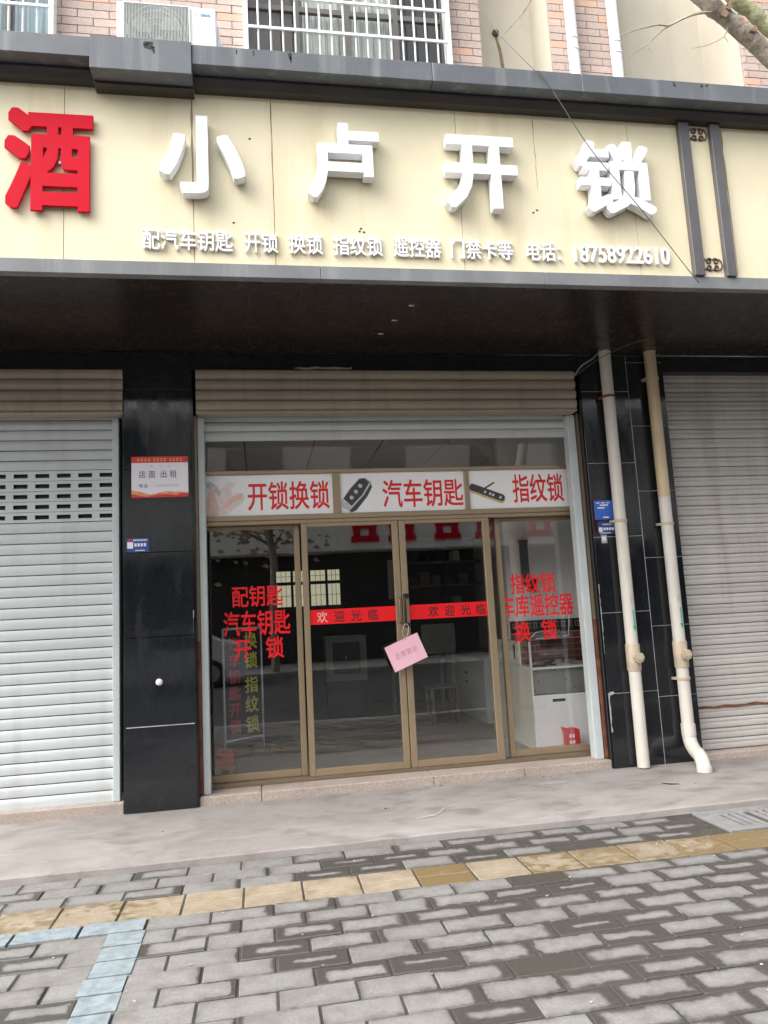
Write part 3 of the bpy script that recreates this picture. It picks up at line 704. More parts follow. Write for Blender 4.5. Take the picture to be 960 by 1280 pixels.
mb.prism([(a, b) for a, b in pts]+[(a, b+.012+rr.uniform(0, .01)) for a, b in pts[::-1]], .0975, .0990); mb.build('rust_line', 'rust', s3)

# ================================================================== GLASS SHOPFRONT
sf = empty('glass_shopfront', 'bronze framed glass shopfront with two sliding doors and red lettered panels', 'shopfront')
FX0, FX1 = -.476, 2.884
box('track', 'bronze_dark', sf, FX0, FX1, .245, .375, .069, .098, .003)
hb = MB(); hb.box(FX0, FX1, .235, .375, 2.232, 2.276, .003).box(FX0, FX1, .247, .375, 2.198, 2.231, .003); hb.build('header_beam', 'bronze', sf)
box('header_beam', 'bronze', sf, FX0, FX1, .238, .33, 2.632, 2.664, .003)
for a, b in ((.650, .716), (1.834, 1.877)): box('panel_post', 'bronze', sf, a, b, .240, .33, 2.2765, 2.6315, .002)
box('transom_glass', 'glass', sf, FX0, FX1, .285, .291, 2.665, 2.93)
def leaf(name, x0, x1, y, lst, rst, glass_mat='glass'):
    lf = empty_part(name, sf)
    box('stile', 'bronze', lf, x0, x0+lst, y, y+.042, .099, 2.197, .004); box('stile', 'bronze', lf, x1-rst, x1, y, y+.042, .099, 2.197, .004)
    box('rail', 'bronze', lf, x0+lst+.0005, x1-rst-.0005, y+.001, y+.041, .099, .158, .004); box('rail', 'bronze', lf, x0+lst+.0005, x1-rst-.0005, y+.001, y+.041, 2.165, 2.197, .004)
    box('glass_pane', glass_mat, lf, x0+lst-.004, x1-rst+.004, y+.018, y+.024, .1585, 2.1645)
    return lf
def empty_part(name, parent):
    o = bpy.data.objects.new(name, None); COL.objects.link(o); o.parent = parent; o.empty_display_size = .1; return o
def adj(v, c): return c+(v-c)*1.0126
sl_ = leaf('side_panel', FX0, .352, .325, .006, .050)
dl = leaf('sliding_door', .362, 1.208, .250, .050, .056)
drr = leaf('sliding_door', 1.2155, 2.038, .250, .056, .064)
sr_ = leaf('side_panel', 2.112, FX1, .325, .050, .006)
box('glass_pane', 'glass', sr_, 2.03, 2.1105, .345, .351, .1585, 2.1645)
yg = .325+.018-.0012
for s, a, b, c, d in (('配钥匙', -.240, .196, 1.508, 1.690), ('汽车钥匙', -.312, .250, 1.266, 1.480), ('开', -.236, -.080, 1.070, 1.252), ('锁', .032, .190, 1.070, 1.252)):
    word(s, a, b, c, d, yg, .001, 'vinyl_red', sl_, .013, 'vinyl_letter')
for s, a, b, c, d in (('指纹锁', 2.222, 2.655, 1.505, 1.693), ('车库遥控器', 2.115, 2.812, 1.297, 1.50), ('换', 2.232, 2.385, 1.08, 1.265), ('锁', 2.488, 2.64, 1.085, 1.270)):
    word(s, a, b, c, d, yg, .001, 'vinyl_red', sr_, .013, 'vinyl_letter')
yd = .250+.018-.0012
for door, a, b, xs_ in ((dl, .408, 1.156, (.47, .615, .76, .905)), (drr, 1.268, 1.978, (1.44, 1.585, 1.73, 1.865))):
    box('red_band', 'vinyl_red', door, a, b, yd, yd+.001, 1.330, 1.455)
    for i, (ch, x) in enumerate(zip('欢迎光临', xs_)):
        glyph(ch, x, x+.093, 1.343, 1.440, yd-.0012, .001, 'vinyl_pale' if door is dl and i == 0 else 'vinyl_black', door, .008, 'vinyl_letter')
# door handle
h = MB(); h.tube([(1.228, .248, 1.535), (1.228, .205, 1.535), (1.224, .198, 1.52), (1.224, .198, 1.41), (1.224, .198, 1.30), (1.228, .205, 1.285), (1.228, .248, 1.285)], .011, 8).build('pull_handle', 'black', drr, True)
for z in (1.535, 1.285): box('handle_plate', 'black', drr, 1.218, 1.268, .242, .2495, z-.02, z+.02, .003)
h = MB(); h.tube([(1.183, .248, 1.52), (1.183, .215, 1.52), (1.180, .210, 1.50), (1.180, .210, 1.33), (1.183, .215, 1.31), (1.183, .248, 1.31)], .009, 8).build('pull_handle', 'bronze_dark', dl, True)
# advert panels
def advert(x0, x1):
    return MB().box(x0, x1, .262, .272, 2.277, 2.631).build('advert_panel', 'panel_white', sf)
a1, a2, a3 = advert(FX0, .6495), advert(.7165, 1.8335), advert(1.8775, FX1)
ya = .2608
for pn, s, a, b, c, d in ((a1, '开锁换锁', -.085, .625, 2.320, 2.572), (a2, '汽车钥匙', 1.085, 1.825, 2.312, 2.565), (a3, '指纹锁', 2.285, 2.778, 2.325, 2.592)):
    word(s, a, b, c, d, ya, .001, 'print_red', pn, .012, 'print_letter')
def pic(name, poly, mat, pn, k): MB().prism(poly, ya-.0006*k, ya+.0008-.0006*k+.0002).build(name, mat, pn)
# hand holding a key
pic('printed_hand', [(-.417, 2.30), (-.26, 2.29), (-.20, 2.34), (-.13, 2.38), (-.10, 2.44), (-.14, 2.47), (-.20, 2.44), (-.22, 2.50), (-.18, 2.56), (-.24, 2.575), (-.30, 2.51), (-.36, 2.52), (-.417, 2.56)], 'print_skin_pale', a1, 1)
pic('printed_thumb', [(-.417, 2.285), (-.33, 2.285), (-.32, 2.35), (-.345, 2.43), (-.37, 2.50), (-.40, 2.50), (-.417, 2.42)], 'print_skin', a1, 2)
pic('printed_finger', [(-.29, 2.36), (-.25, 2.345), (-.20, 2.40), (-.13, 2.435), (-.115, 2.47), (-.16, 2.475), (-.23, 2.43)], 'print_skin', a1, 3)
pic('printed_key', [(-.417, 2.57), (-.38, 2.575), (-.33, 2.53), (-.30, 2.47), (-.315, 2.45), (-.36, 2.49), (-.417, 2.53)], 'print_silver', a1, 4)
# car key fob
fx, fz = .862, 2.437
def rotp(pts, ang, cx, cz): c, s = math.cos(ang), math.sin(ang); return [(cx+u*c-v*s, cz+u*s+v*c) for u, v in pts]
A = R(-38)
pic('printed_fob', rotp([(-.075, -.13), (-.05, -.165), (.05, -.165), (.078, -.12), (.085, .04), (.07, .14), (.03, .168), (-.03, .165), (-.068, .13), (-.082, 0)], A, fx, fz), 'print_silver', a2, 1)
pic('printed_fob_face', rotp([(-.075, -.10), (.02, -.11), (.038, .03), (.025, .155), (-.03, .158), (-.064, .125), (-.078, 0)], A, fx, fz), 'print_dark', a2, 2)
pic('printed_fob_side', rotp([(.030, -.155), (.055, -.155), (.076, -.115), (.082, .04), (.068, .13), (.040, .155), (.052, .03)], A, fx, fz), 'print_dark', a2, 3)
for q in (-.05, .015, .08): pic('printed_button', rotp(rrect(-.022, q, .035, .032, .012), A, fx, fz), 'print_silver', a2, 4)
# fingerprint door lock
lx, lz = 2.045, 2.425; A = R(-21)
pic('printed_lock_edge', rotp(rrect(.006, -.014, .345, .072, .034), A, lx, lz), 'print_gold', a3, 1)
pic('printed_lock_face', rotp(rrect(0, .002, .345, .064, .03), A, lx, lz), 'print_dark', a3, 2)
pic('printed_handle', rotp(rrect(.0, .07, .11, .014, .006, R(50)), A, lx, lz), 'print_dark', a3, 3)
for q in (-.02, .03, .06, .13): pic('printed_key_dot', rotp(rrect(q, .0, .022, .026, .008), A, lx, lz), 'print_silver', a3, 4)

# pink card hanging from the door handle on a loop of string, padlock chain
cd = empty('hanging_card', 'tilted pink card hung by a string from the door handle', 'card')
A = R(21.5); cx, cz = 1.205, 1.060
def card(u, v): c, s = math.cos(A), math.sin(A); return (cx+u*c-v*s, cz+u*s+v*c)
MB().prism([card(-.155, -.112), (card(.155, -.112)), card(.155, .112), card(-.155, .112)], .170, .1715).build('card_sheet', 'pink_card', cd)
for i, ch in enumerate('正常营业'):
    o = glyph(ch, -.104+.053*i, -.054+.053*i, -.026, .028, .1690, .0008, 'card_text', cd, .0, 'printed_letter')
    o.rotation_euler = (0, -A, 0); o.location = (cx, 0, cz)
MB().tube([(1.20, .169, 1.165), (1.185, .175, 1.23), (1.20, .18, 1.29), (1.222, .185, 1.30), (1.24, .18, 1.28), (1.232, .175, 1.22), (1.203, .169, 1.166)], .0028, 6).build('string', 'cord', cd, True)
pk = empty('padlock', 'small brass padlock on the black door handle', 'padlock')
box('lock_body', 'brass', pk, 1.196, 1.222, .178, .195, 1.235, 1.268, .004)
MB().tube([(1.201, .187, 1.268), (1.201, .187, 1.29), (1.209, .187, 1.298), (1.217, .187, 1.29), (1.217, .187, 1.268)], .003, 6).build('shackle', 'steel', pk, True)

# ================================================================== THINGS IN THE SHOP
FZ = .062
cn = empty('display_counter', 'white key counter with a glass showcase behind the right glass panel', 'counter')
CX0, CX1, CY0, CY1 = 2.480, 3.22, .66, 1.95
box('drawer_front', 'cabinet_white', cn, CX0, CX1, CY0, CY0+.02, FZ+.01, .562, .004)
box('slot_handle', 'black', cn, 2.665, 2.79, CY0-.003, CY0-.0005, .495, .522, .001)
box('side_board', 'cabinet_cream', cn, CX0, CX0+.02, CY0+.021, CY1, FZ, .80, .003)
box('cabinet_body', 'cabinet_cream', cn, CX0+.021, CX1, CY0+.30, 1.238, FZ, .70, .003)
box('steel_apron', 'steel', cn, CX0+.021, CX1, CY0+.06, CY0+.075, .563, .795)
box('showcase_floor', 'cabinet_white', cn, CX0+.0205, CX1, CY0+.02, 1.238, .796, .815, .002)
for x in (CX0, CX1-.018): box('showcase_post', 'cabinet_white', cn, x, x+.018, CY0+.02, CY0+.038, .8155, 1.06)
box('showcase_side', 'cabinet_cream', cn, CX0, CX0+.016, CY0+.30, CY1, .8155, 1.06, .002)
box('side_handle', 'black', cn, CX0-.008, CX0-.0005, CY0+.42, CY0+.45, .88, 1.02)
box('showcase_glass', 'glass_thin', cn, CX0+.019, CX1-.019, CY0+.026, CY0+.031, .8155, 1.06)
box('counter_top', 'glass_thin', cn, CX0-.01, CX1, CY0+.01, 1.238, 1.061, 1.071)
mb = MB().box(CX0, CX1, CY0+.012, CY0+.03, 1.0715, 1.08, .002).build('top_edge', 'steel', cn)
rr = random.Random(31)
for k in range(16):
    x = rr.uniform(CX0+.08, CX1-.1); y = rr.uniform(CY0+.10, CY0+.55); s = rr.uniform(.018, .045); a = rr.uniform(0, 3)
    lk = tag(MB().prism([(x+s*math.cos(a+q)*(1.5 if i % 2 else .8), y+s*math.sin(a+q)*.8) for i, q in enumerate([0, .8, 1.57, 2.4, 3.14, 3.9, 4.7, 5.5])], .8155, .8155+rr.uniform(.012, .035), 'z').build('lock_blank', 'steel' if k % 3 else 'black'), 'small metal lock part lying in the glass showcase', 'lock part', 'lock parts in the showcase')
km = empty('key_machine', 'grey key cutting machine among cables on the counter top', 'machine')
box('machine_base', 'grey_case', km, 2.72, 3.05, .98, 1.22, 1.072, 1.10, .006); box('machine_bed', 'steel', km, 2.76, 3.01, 1.02, 1.18, 1.1005, 1.125, .004)
MB().tube([(2.80, 1.1, 1.127), (2.97, 1.1, 1.127)], .018, 10).build('spindle', 'steel', km, True)
tag(MB().tube([(2.60, .95, 1.078), (2.66, .95, 1.13), (2.76, .96, 1.145), (2.85, .98, 1.11), (2.92, 1.0, 1.08), (3.0, .96, 1.085), (3.03, .98, 1.2), (3.05, 1.02, 1.35), (3.07, 1.1, 1.5)], .006, 6).build('power_cable', 'cabinet_white', None, True), 'white cable looping over the counter top', 'cable')
tag(MB().prism(blob(2.80, .85, .16, .09, 5), 1.0725, 1.079, 'z').build('tool_mat', 'cabinet_white'), 'crumpled white cloth on the counter top', 'cloth')
rb = empty('plastic_bag', 'red printed plastic bag against the white counter front', 'bag')
bgm = MB().prism([(2.70, .125), (2.735, .09), (2.80, .075), (2.84, .10), (2.835, .26), (2.79, .275), (2.74, .268), (2.68, .285), (2.70, .22)], .50, .56); bgm.build('bag_body', 'red_plastic', rb)
for (x, z) in ((2.745, .205), (2.775, .205), (2.745, .15), (2.775, .15)): MB().prism(blob(x, z, .012, .018, int(z*99), 10), .4985, .4995).build('print_patch', 'sticker_white', rb)
cb = empty('cabinet', 'low white cabinet with two round knobs beside the wooden stool', 'cabinet')
box('body', 'cabinet_white', cb, 2.56, 3.1, 2.45, 4.25, FZ, .80, .004)
box('worktop', 'wood', cb, 2.53, 3.12, 2.43, 4.27, .8005, .83, .004)
for z in (.60, .49): MB().tube([(2.559, 3.2, z), (2.535, 3.2, z)], .016, 10).build('knob', 'black', cb, True)
stl = empty('stool', 'plain wooden stool standing on the shop floor', 'stool')
for (x, y) in ((1.98, 2.70), (2.28, 2.70), (1.98, 3.0), (2.28, 3.0)): box('leg', 'wood', stl, x-.02, x+.02, y-.02, y+.02, FZ, .47)
box('seat', 'wood', stl, 1.94, 2.32, 2.66, 3.04, .471, .50, .006)
gt = empty('work_table', 'grey steel work table behind the wooden stool', 'table')
box('table_panel', 'grey_case', gt, 2.05, 2.50, 3.45, 3.47, .86, 1.22, .003); box('table_top', 'steel', gt, 1.75, 2.5, 3.475, 4.2, .84, .87, .003)
for (x, y) in ((1.78, 3.5), (2.46, 3.5), (1.78, 4.16), (2.46, 4.16)): box('leg', 'grey_case', gt, x-.02, x+.02, y-.02, y+.02, FZ, .8395)
sf2 = empty('safe', 'grey steel safe with a dark recessed door on a low black stand', 'safe')
box('stand', 'black', sf2, .84, 1.36, 3.85, 4.25, FZ, .54); mb = MB(); mb.box(.83, .92, 3.8, 4.3, .541, 1.12).box(1.28, 1.37, 3.8, 4.3, .541, 1.12).box(.9205, 1.2795, 3.8, 4.3, .541, .63).box(.9205, 1.2795, 3.8, 4.3, 1.04, 1.12); mb.build('casing', 'grey_case', sf2)
box('door', 'print_dark', sf2, .925, 1.275, 3.84, 3.88, .635, 1.035); box('door_knob', 'steel', sf2, 1.09, 1.11, 3.8, 3.8395, .82, .86)
ws = empty('wall_shelf', 'dark wall shelves with boxes on the back wall', 'shelf')
for z in (1.35, 1.75, 2.1, 2.45): box('shelf_board', 'wood', ws, 2.2, 3.33, 4.8, 5.19, z, z+.03)
for x in (2.17, 2.75): box('shelf_side', 'black', ws, x, x+.028, 4.8, 5.19, 1.3, 2.6)
rr = random.Random(4)
CT = {'grey_case': 'grey', 'cabinet_cream': 'cream', 'dark_blue': 'dark blue', 'red_dull': 'dull red', 'wood': 'brown'}
for z, lv_ in ((1.381, 'bottom'), (1.781, 'middle'), (2.131, 'upper')):
    x = 2.25
    while x < 3.1:
        wd = rr.uniform(.08, .2); hh = rr.uniform(.1, .24); mt = rr.choice(list(CT))
        if not (x < 2.75 < x+wd+.03): tag(box('carton', mt, None, x, x+wd, 4.9, 5.15, z, z+hh, .004), '%s %s carton on the %s board of the dark wall shelves' % ('tall' if hh > wd else 'flat', CT[mt], lv_), 'carton', 'cartons on the shelves')
        x += wd+rr.uniform(.03, .12)
tag(box('wall_notice', 'cabinet_cream', None, 1.95, 2.15, 5.165, 5.195, 1.6, 2.2), 'pale sheet pinned on the dark back wall', 'notice')
hbx = empty('wall_banner', 'narrow dark blue banner hung on the grey wall behind the counter', 'banner')
box('cloth', 'dark_blue', hbx, 2.66, 2.75, 1.225, 1.238, 1.60, 2.05); box('rod', 'black', hbx, 2.65, 2.76, 1.22, 1.2495, 2.051, 2.07); box('pouch', 'black', hbx, 2.72, 2.81, 1.205, 1.224, 1.54, 1.67)
# standing light board
st = empty('stand_sign', 'standing black sign board with yellow and red characters in a white tube frame', 'sign', loc=(0, 0, 0))
SA = math.atan2(.285, .38)
root = st; st.location = (-.385, 1.73, FZ); st.rotation_euler = (0, 0, SA)
W_ = .475; y = 0
fr = MB()
for x in (0, W_): fr.tube([(x, 0, 0), (x, 0, 1.255)], .012, 8)
for z in (.14, 1.255): fr.tube([(0, 0, z), (W_, 0, z)], .012, 8)
fr.build('tube_frame', 'white_metal', st, True)
box('foot', 'steel', st, -.015, .015, -.12, .12, -.0, .012); box('foot', 'steel', st, W_-.015, W_+.015, -.12, .12, -.0, .012)
bdp = box('board', 'black', st, .013, W_-.013, -.006, .006, .155, 1.242)
for i, ch in enumerate('汽车钥匙开锁'): glyph(ch, .05, .20, 1.03-.165*i, 1.17-.165*i, -.0085, .001, 'red_led', bdp, .03, 'printed_letter')
for ch, z in (('换', 1.02), ('锁', .82), ('指', .57), ('纹', .37), ('锁', .17)): glyph(ch, .25, .42, z+.02, z+.19, -.0085, .001, 'yellow_led', bdp, .022, 'printed_letter')
cr = empty('crate', 'red plastic crate on a small wooden block behind the left glass', 'crate')
mb = MB(); mb.box(-.41, -.26, .60, .615, .185, .29).box(-.41, -.26, .80, .815, .185, .29).box(-.41, -.396, .6155, .7995, .185, .29).box(-.274, -.26, .6155, .7995, .185, .29).box(-.3955, -.2745, .6155, .7995, .185, .2); mb.build('crate_body', 'red_dull', cr)
mb = MB(); mb.box(-.415, -.36, .59, .83, FZ, .15).box(-.30, -.245, .59, .83, FZ, .15).box(-.42, -.24, .585, .835, .1505, .183); mb.build('wooden_block', 'wood', cr)

# ================================================================== PIPES
def pipe(name, label, x, elbow, oldz):
    p = empty(name, label, 'pipe', 'waste pipes on the granite pillar')
    y = -.078; r = .052
    up = MB().tube([(x, y, 3.66), (x, y, 3.629)], r+.006, 16); up.build('collar', 'pipe_fit', p, True)
    top = MB().tube([(x-.02, y, 5.03), (x-.02, y, 9.0)], r, 18); smooth_by_angle(top.build('upper_pipe', 'white_metal', p))
    for z in (6.62, 6.74, 7.22): MB().tube([(x-.02, y, z), (x-.02, y, z+.02)], r+.004, 18).build('pipe_joint', 'white_metal', p, True)
    zb = .23 if elbow else .01
    smooth_by_angle(MB().tube([(x, y, oldz), (x, y, 3.63)], r, 18).build('upper_length', 'pipe_old' if elbow else 'pipe_fit' if oldz > 3 else 'pipe_white', p))
    smooth_by_angle(MB().tube([(x, y, zb), (x, y, oldz-.001)], r-.0005, 18).build('lower_length', 'pipe_white', p))
    smooth_by_angle(MB().tube([(x, y, .80), (x, y, .81), (x, y, 1.02), (x, y, 1.03)], [r+.003, r+.008, r+.008, r+.003], 18).build('access_fitting', 'pipe_fit', p))
    smooth_by_angle(MB().tube([(x+.012, y-r-.004, .915), (x+.012, y-r-.035, .915)], .046, 8).build('clean_out_cap', 'pipe_fit', p), 30)
    smooth_by_angle(MB().tube([(x+.012, y-r-.0352, .915), (x+.012, y-r-.045, .915)], .026, 6).build('cap_nut', 'pipe_fit', p), 30)
    for z in ((3.2, 2.08) if not elbow else (3.37, 2.04, .70)):
        m = MB().tube([(x, y, z), (x, y, z+.022)], r+.007, 18); m.box(x-r-.02, x+r+.02, y+.012, -.0145, z+.001, z+.021); smooth_by_angle(m.build('bracket', 'rust' if z > 3.1 and not elbow else 'pipe_fit', p))
    # green flow arrow
    ya_ = y-r-.002; xa = x+.012; c = p
    poly = [(xa-.005, 1.315), (xa+.005, 1.315), (xa+.005, 1.18), (xa+.017, 1.18), (xa, 1.135), (xa-.017, 1.18), (xa-.005, 1.18)]
    MB().prism(poly, ya_, ya_+.003).build('flow_arrow', 'green_mark', p)
    mk = MB().box(xa-.016, xa-.012, ya_, ya_+.003, 1.36, 1.42).box(xa-.004, xa, ya_+.0002, ya_+.0032, 1.37, 1.43).box(xa-.012, xa-.0045, ya_+.0004, ya_+.0034, 1.392, 1.398); mk.build('flow_mark', 'ink_pale', p)
    if elbow:
        pts = catm([(x, y, .28), (x, y, .22), (x-.006, y-.03, .168), (x-.03, y-.12, .128), (x-.055, y-.22, .110), (x-.075, y-.285, .075), (x-.082, y-.31, .03), (x-.082, y-.312, .004)], 5)
        smooth_by_angle(MB().tube(pts, r+.004, 18).build('elbow', 'pipe_white', p), 60)
        smooth_by_angle(MB().tube([(x-.082, y-.312, .003), (x-.082, y-.312, .045)], r+.0075, 18).build('elbow_socket', 'pipe_white', p))
        smooth_by_angle(MB().tube([(x, y, .235), (x, y, .33)], r+.0075, 18).build('elbow_socket', 'pipe_white', p))
    return p
pipe('drain_pipe', 'straight white drain pipe beside the blue stickers, foot set in the concrete', 3.128, False, 2.31)
pipe('drain_pipe', 'yellowed drain pipe ending in an outlet elbow by the grey shutter', 3.568, True, 2.29)

# ================================================================== STICKERS AND POSTERS
po = empty('rental_poster', 'white shop rental notice with red borders on the black granite pillar', 'poster')
PY = -.0165
box('paper', 'paper', po, -.985, -.545, PY, PY+.0015, 2.41, 2.742)
MB().prism([(-.985, 2.692), (-.545, 2.692), (-.545, 2.7425), (-.985, 2.7425)], PY-.0006, PY).build('red_header', 'poster_red', po)
MB().prism([(-.985, 2.4095), (-.545, 2.4095), (-.545, 2.447), (-.62, 2.452), (-.72, 2.458), (-.78, 2.445), (-.84, 2.432), (-.90, 2.452), (-.985, 2.47)], PY-.0006, PY).build('wave', 'poster_orange', po)
MB().prism([(-.985, 2.4095), (-.545, 2.4095), (-.545, 2.436), (-.60, 2.441), (-.64, 2.425), (-.72, 2.436), (-.80, 2.43), (-.87, 2.416), (-.93, 2.428), (-.985, 2.44)], PY-.0012, PY-.0007).build('wave', 'poster_red', po)
for i in range(12):
    xg = -.94+.028*i+(.012 if i > 3 else 0)+(.012 if i > 7 else 0); m = MB()
    m.box(xg, xg+.020, PY-.0012, PY-.0007, 2.708, 2.712).box(xg, xg+.020, PY-.0012, PY-.0007, 2.722, 2.726).box(xg+.004, xg+.008, PY-.0018, PY-.0013, 2.704, 2.730); m.build('header_mark', 'poster_yellow', po)
for ch, x in zip('店面出租', (-.93, -.855, -.765, -.69)): glyph(ch, x, x+.056, 2.567, 2.630, PY-.0010, .0008, 'ink', po, .0, 'written_letter')
for ch, x in zip('电话', (-.93, -.893)): glyph(ch, x, x+.034, 2.49, 2.522, PY-.0010, .0008, 'ink', po, .0, 'written_letter')
rr = random.Random(2); m = MB()
for i in range(12): xg = -.80+.015*i; m.box(xg, xg+.010, PY-.001, PY-.0004, 2.505+rr.uniform(-.004, .004), 2.508).box(xg+.003, xg+.006, PY-.0016, PY-.0011, 2.495, 2.514)
m.build('written_line', 'ink_pale', po)
m = MB()
for i in range(3): xg = -.84+.07*i; m.box(xg, xg+.018, PY-.001, PY-.0004, 2.658, 2.672)
m.build('printed_mark', 'print_skin', po)
def sticker(name, label, x0, x1, z0, z1, mat, lines, square=None, dot=None):
    s = empty(name, label, 'sticker'); box('sheet', mat, s, x0, x1, PY, PY+.0015, z0, z1)
    m = MB()
    for (a, b, c, d, n) in lines:
        for i in range(n):
            u0 = a+(b-a)*i/n; u1 = u0+(b-a)/n*.72
            m.box(u0, u1, PY-.0007, PY-.0001, c, d)
    m.build('white_print', 'sticker_white', s)
    if square: box('white_square', 'sticker_white', s, *square[:2], PY-.0009, PY-.0002, *square[2:])
    if dot: MB().prism(blob(*dot, 1, 12, 0), PY-.0009, PY-.0002).build('round_mark', 'print_red', s)
sticker('blue_sticker', 'small navy sticker with a white square under the rental poster', -1.025, -.855, 1.975, 2.085, 'sticker_navy', [(-.975, -.865, 2.064, 2.076, 8), (-.965, -.87, 2.02, 2.045, 4), (-.96, -.86, 1.985, 1.992, 1)], (-1.02, -.975, 2.005, 2.055), (-1.0, 2.07, .012, .012))
sticker('blue_sticker', 'bright blue notice sticker half behind the straight pipe, above the navy one', 2.925, 3.10, 2.115, 2.285, 'sticker_blue', [(2.945, 3.09, 2.258, 2.268, 3), (2.98, 3.09, 2.236, 2.248, 1), (2.955, 3.05, 2.212, 2.224, 1), (3.0, 3.075, 2.128, 2.140, 1)])
sticker('blue_sticker', 'navy sticker with a white square half behind the straight pipe', 2.945, 3.12, 1.985, 2.088, 'sticker_navy', [(2.99, 3.10, 2.066, 2.076, 8), (2.995, 3.10, 2.02, 2.042, 4), (2.96, 3.10, 1.992, 1.998, 1)], (2.95, 2.985, 2.005, 2.045))
sticker('paper_label', 'tiny torn white label below the navy sticker', 2.965, 3.02, 1.905, 1.98, 'grey_case', [(2.975, 3.01, 1.91, 1.915, 3)], (2.972, 3.012, 1.925, 1.965))

# ================================================================== AIR CONDITIONER
ac = empty('air_conditioner', 'white air conditioner outdoor unit with a round fan grille against the brick', 'air conditioner')
AX0, AX1, AY0, AY1, AZ0, AZ1 = -1.025, -.222, -.36, -.06, 5.97, 6.515
box('casing', 'ac_white', ac, AX0, AX1, AY0, AY1, AZ0, AZ1, .012)
box('fan_recess', 'ac_dark', ac, -.962, -.447, AY0-.001, AY0+.0, 6.01, 6.488)
gm = MB(); cx, cz = -.705, 6.25
for i in range(44): xx = -.957+i*.0118; gm.box(xx, xx+.0042, AY0-.014, AY0-.010, 6.012, 6.486)
gm.build('grille_bars', 'ac_bar', ac)
gm = MB()
for r in (.07, .13, .19, .235): gm.tube([(cx+r*math.cos(2*math.pi*k/36), AY0-.0065, cz+r*math.sin(2*math.pi*k/36)) for k in range(37)], .003, 5)
gm.build('grille_rings', 'ac_bar', ac)
fm = MB()
for k in range(3):
    a = 2*math.pi*k/3+.4; fm.prism([(cx+.04*math.cos(a), cz+.04*math.sin(a)), (cx+.20*math.cos(a-.25), cz+.20*math.sin(a-.25)), (cx+.215*math.cos(a+.3), cz+.215*math.sin(a+.3)), (cx+.15*math.cos(a+.75), cz+.15*math.sin(a+.75)), (cx+.05*math.cos(a+.9), cz+.05*math.sin(a+.9))], AY0-.004, AY0-.0015)
fm.build('fan_blades', 'grey_case', ac)
gf = MB().box(-.972, -.437, AY0-.016, AY0-.0005, 6.489, 6.500).box(-.972, -.963, AY0-.016, AY0-.0005, 6.0, 6.4885).box(-.446, -.437, AY0-.016, AY0-.0005, 6.0, 6.4885); gf.build('grille_frame', 'ac_white', ac)
word('GREE', -.355, -.27, 6.425, 6.452, AY0-.0015, .001, 'logo_blue', ac, .02, 'logo_letter')
MB().prism([(-.395, 6.433), (-.385, 6.447), (-.365, 6.449), (-.378, 6.443), (-.386, 6.433)], AY0-.0015, AY0-.0003).build('logo_mark', 'ink_pale', ac)
mb = MB(); mb.tube([(-.21, -.2, 6.36), (-.195, -.2, 6.30), (-.19, -.19, 6.2), (-.2, -.1, 6.05), (-.2, .0, 6.0)], .014, 8).build('refrigerant_hose', 'ac_white', ac, True)
box('valve_cover', 'ac_white', ac, -.2215, -.205, -.30, -.12, 6.08, 6.40, .004)
for x in (-.9, -.35): box('bracket', 'grey_case', ac, x-.02, x+.02, AY0+.02, -.0135, 5.925, 5.969)

# ================================================================== WIRES
tag(MB().tube(catm([(2.03, -.02, 7.35), (2.054, -.3, 6.871), (2.06, -.9, 6.0), (2.01, -1.58, 5.16), (2.04, -1.612, 5.11), (2.13, -1.612, 4.97), (2.398, -1.585, 4.545), (2.738, -1.55, 4.151), (3.143, -1.47, 3.695), (3.20, -1.45, 3.66)]), .0032, 6).build('hanging_cable', 'wire_grey', None, True), 'thin dark cable slanting down across the white raised characters', 'cable')
tag(MB().tube(catm([(2.835, -.06, 3.42), (2.90, -.075, 3.50), (3.0, -.085, 3.56), (3.075, -.07, 3.625)]), .006, 6).build('loose_wire', 'wire_pale', None, True), 'short pale wire from the beige shutter hood up to the straight pipe', 'wire')
tag(MB().tube(catm([(2.838, -.06, 3.41), (3.0, -.15, 3.52), (3.2, -.30, 3.60), (3.36, -.42, 3.626)]), .0035, 6).build('loose_wire', 'wire_grey', None, True), 'thin dark wire from the beige shutter hood to the dark soffit', 'wire')

# ================================================================== STREET TREE (its limbs hang into the view)
tr = empty('street_tree', 'bare plane tree limb with flaking bark and thin twigs', 'tree', loc=(0, 0, 0))
def limb(name, pts, r, mat, seed, n=6, seg=12):
    c = catm(pts, n); rr = random.Random(seed); rs = []
    for i in range(len(c)):
        t = i/(len(c)-1); k = t*(len(r)-1); j = min(int(k), len(r)-2); rs.append((r[j]+(r[j+1]-r[j])*(k-j))*rr.uniform(.93, 1.08))
    return MB().tube(c, rs, seg).build(name, mat, tr, True)
limb('trunk', [(3.75, -3.45, -.06), (3.74, -3.45, 1.0), (3.70, -3.40, 2.2), (3.62, -3.3, 3.1)], [.19, .15, .14, .13], 'bark', 1)
limb('limb', [(3.62, -3.3, 3.02), (3.30, -3.15, 3.45), (2.97, -3.04, 3.86), (2.70, -3.0, 4.125), (2.575, -3.0, 4.245), (2.44, -3.0, 4.36), (2.31, -3.0, 4.475), (1.9, -3.0, 4.95), (1.3, -2.9, 5.7)], [.085, .068, .052, .045, .043, .041, .040, .036, .025], 'bark', 2)
limb('limb', [(3.62, -3.3, 3.05), (3.35, -3.12, 3.62), (3.0, -3.03, 4.02), (2.72, -3.0, 4.29), (2.61, -3.0, 4.395), (2.49, -3.0, 4.50), (2.2, -3.05, 4.9), (1.9, -3.2, 5.7)], [.075, .055, .042, .037, .036, .034, .03, .02], 'bark_green', 3)
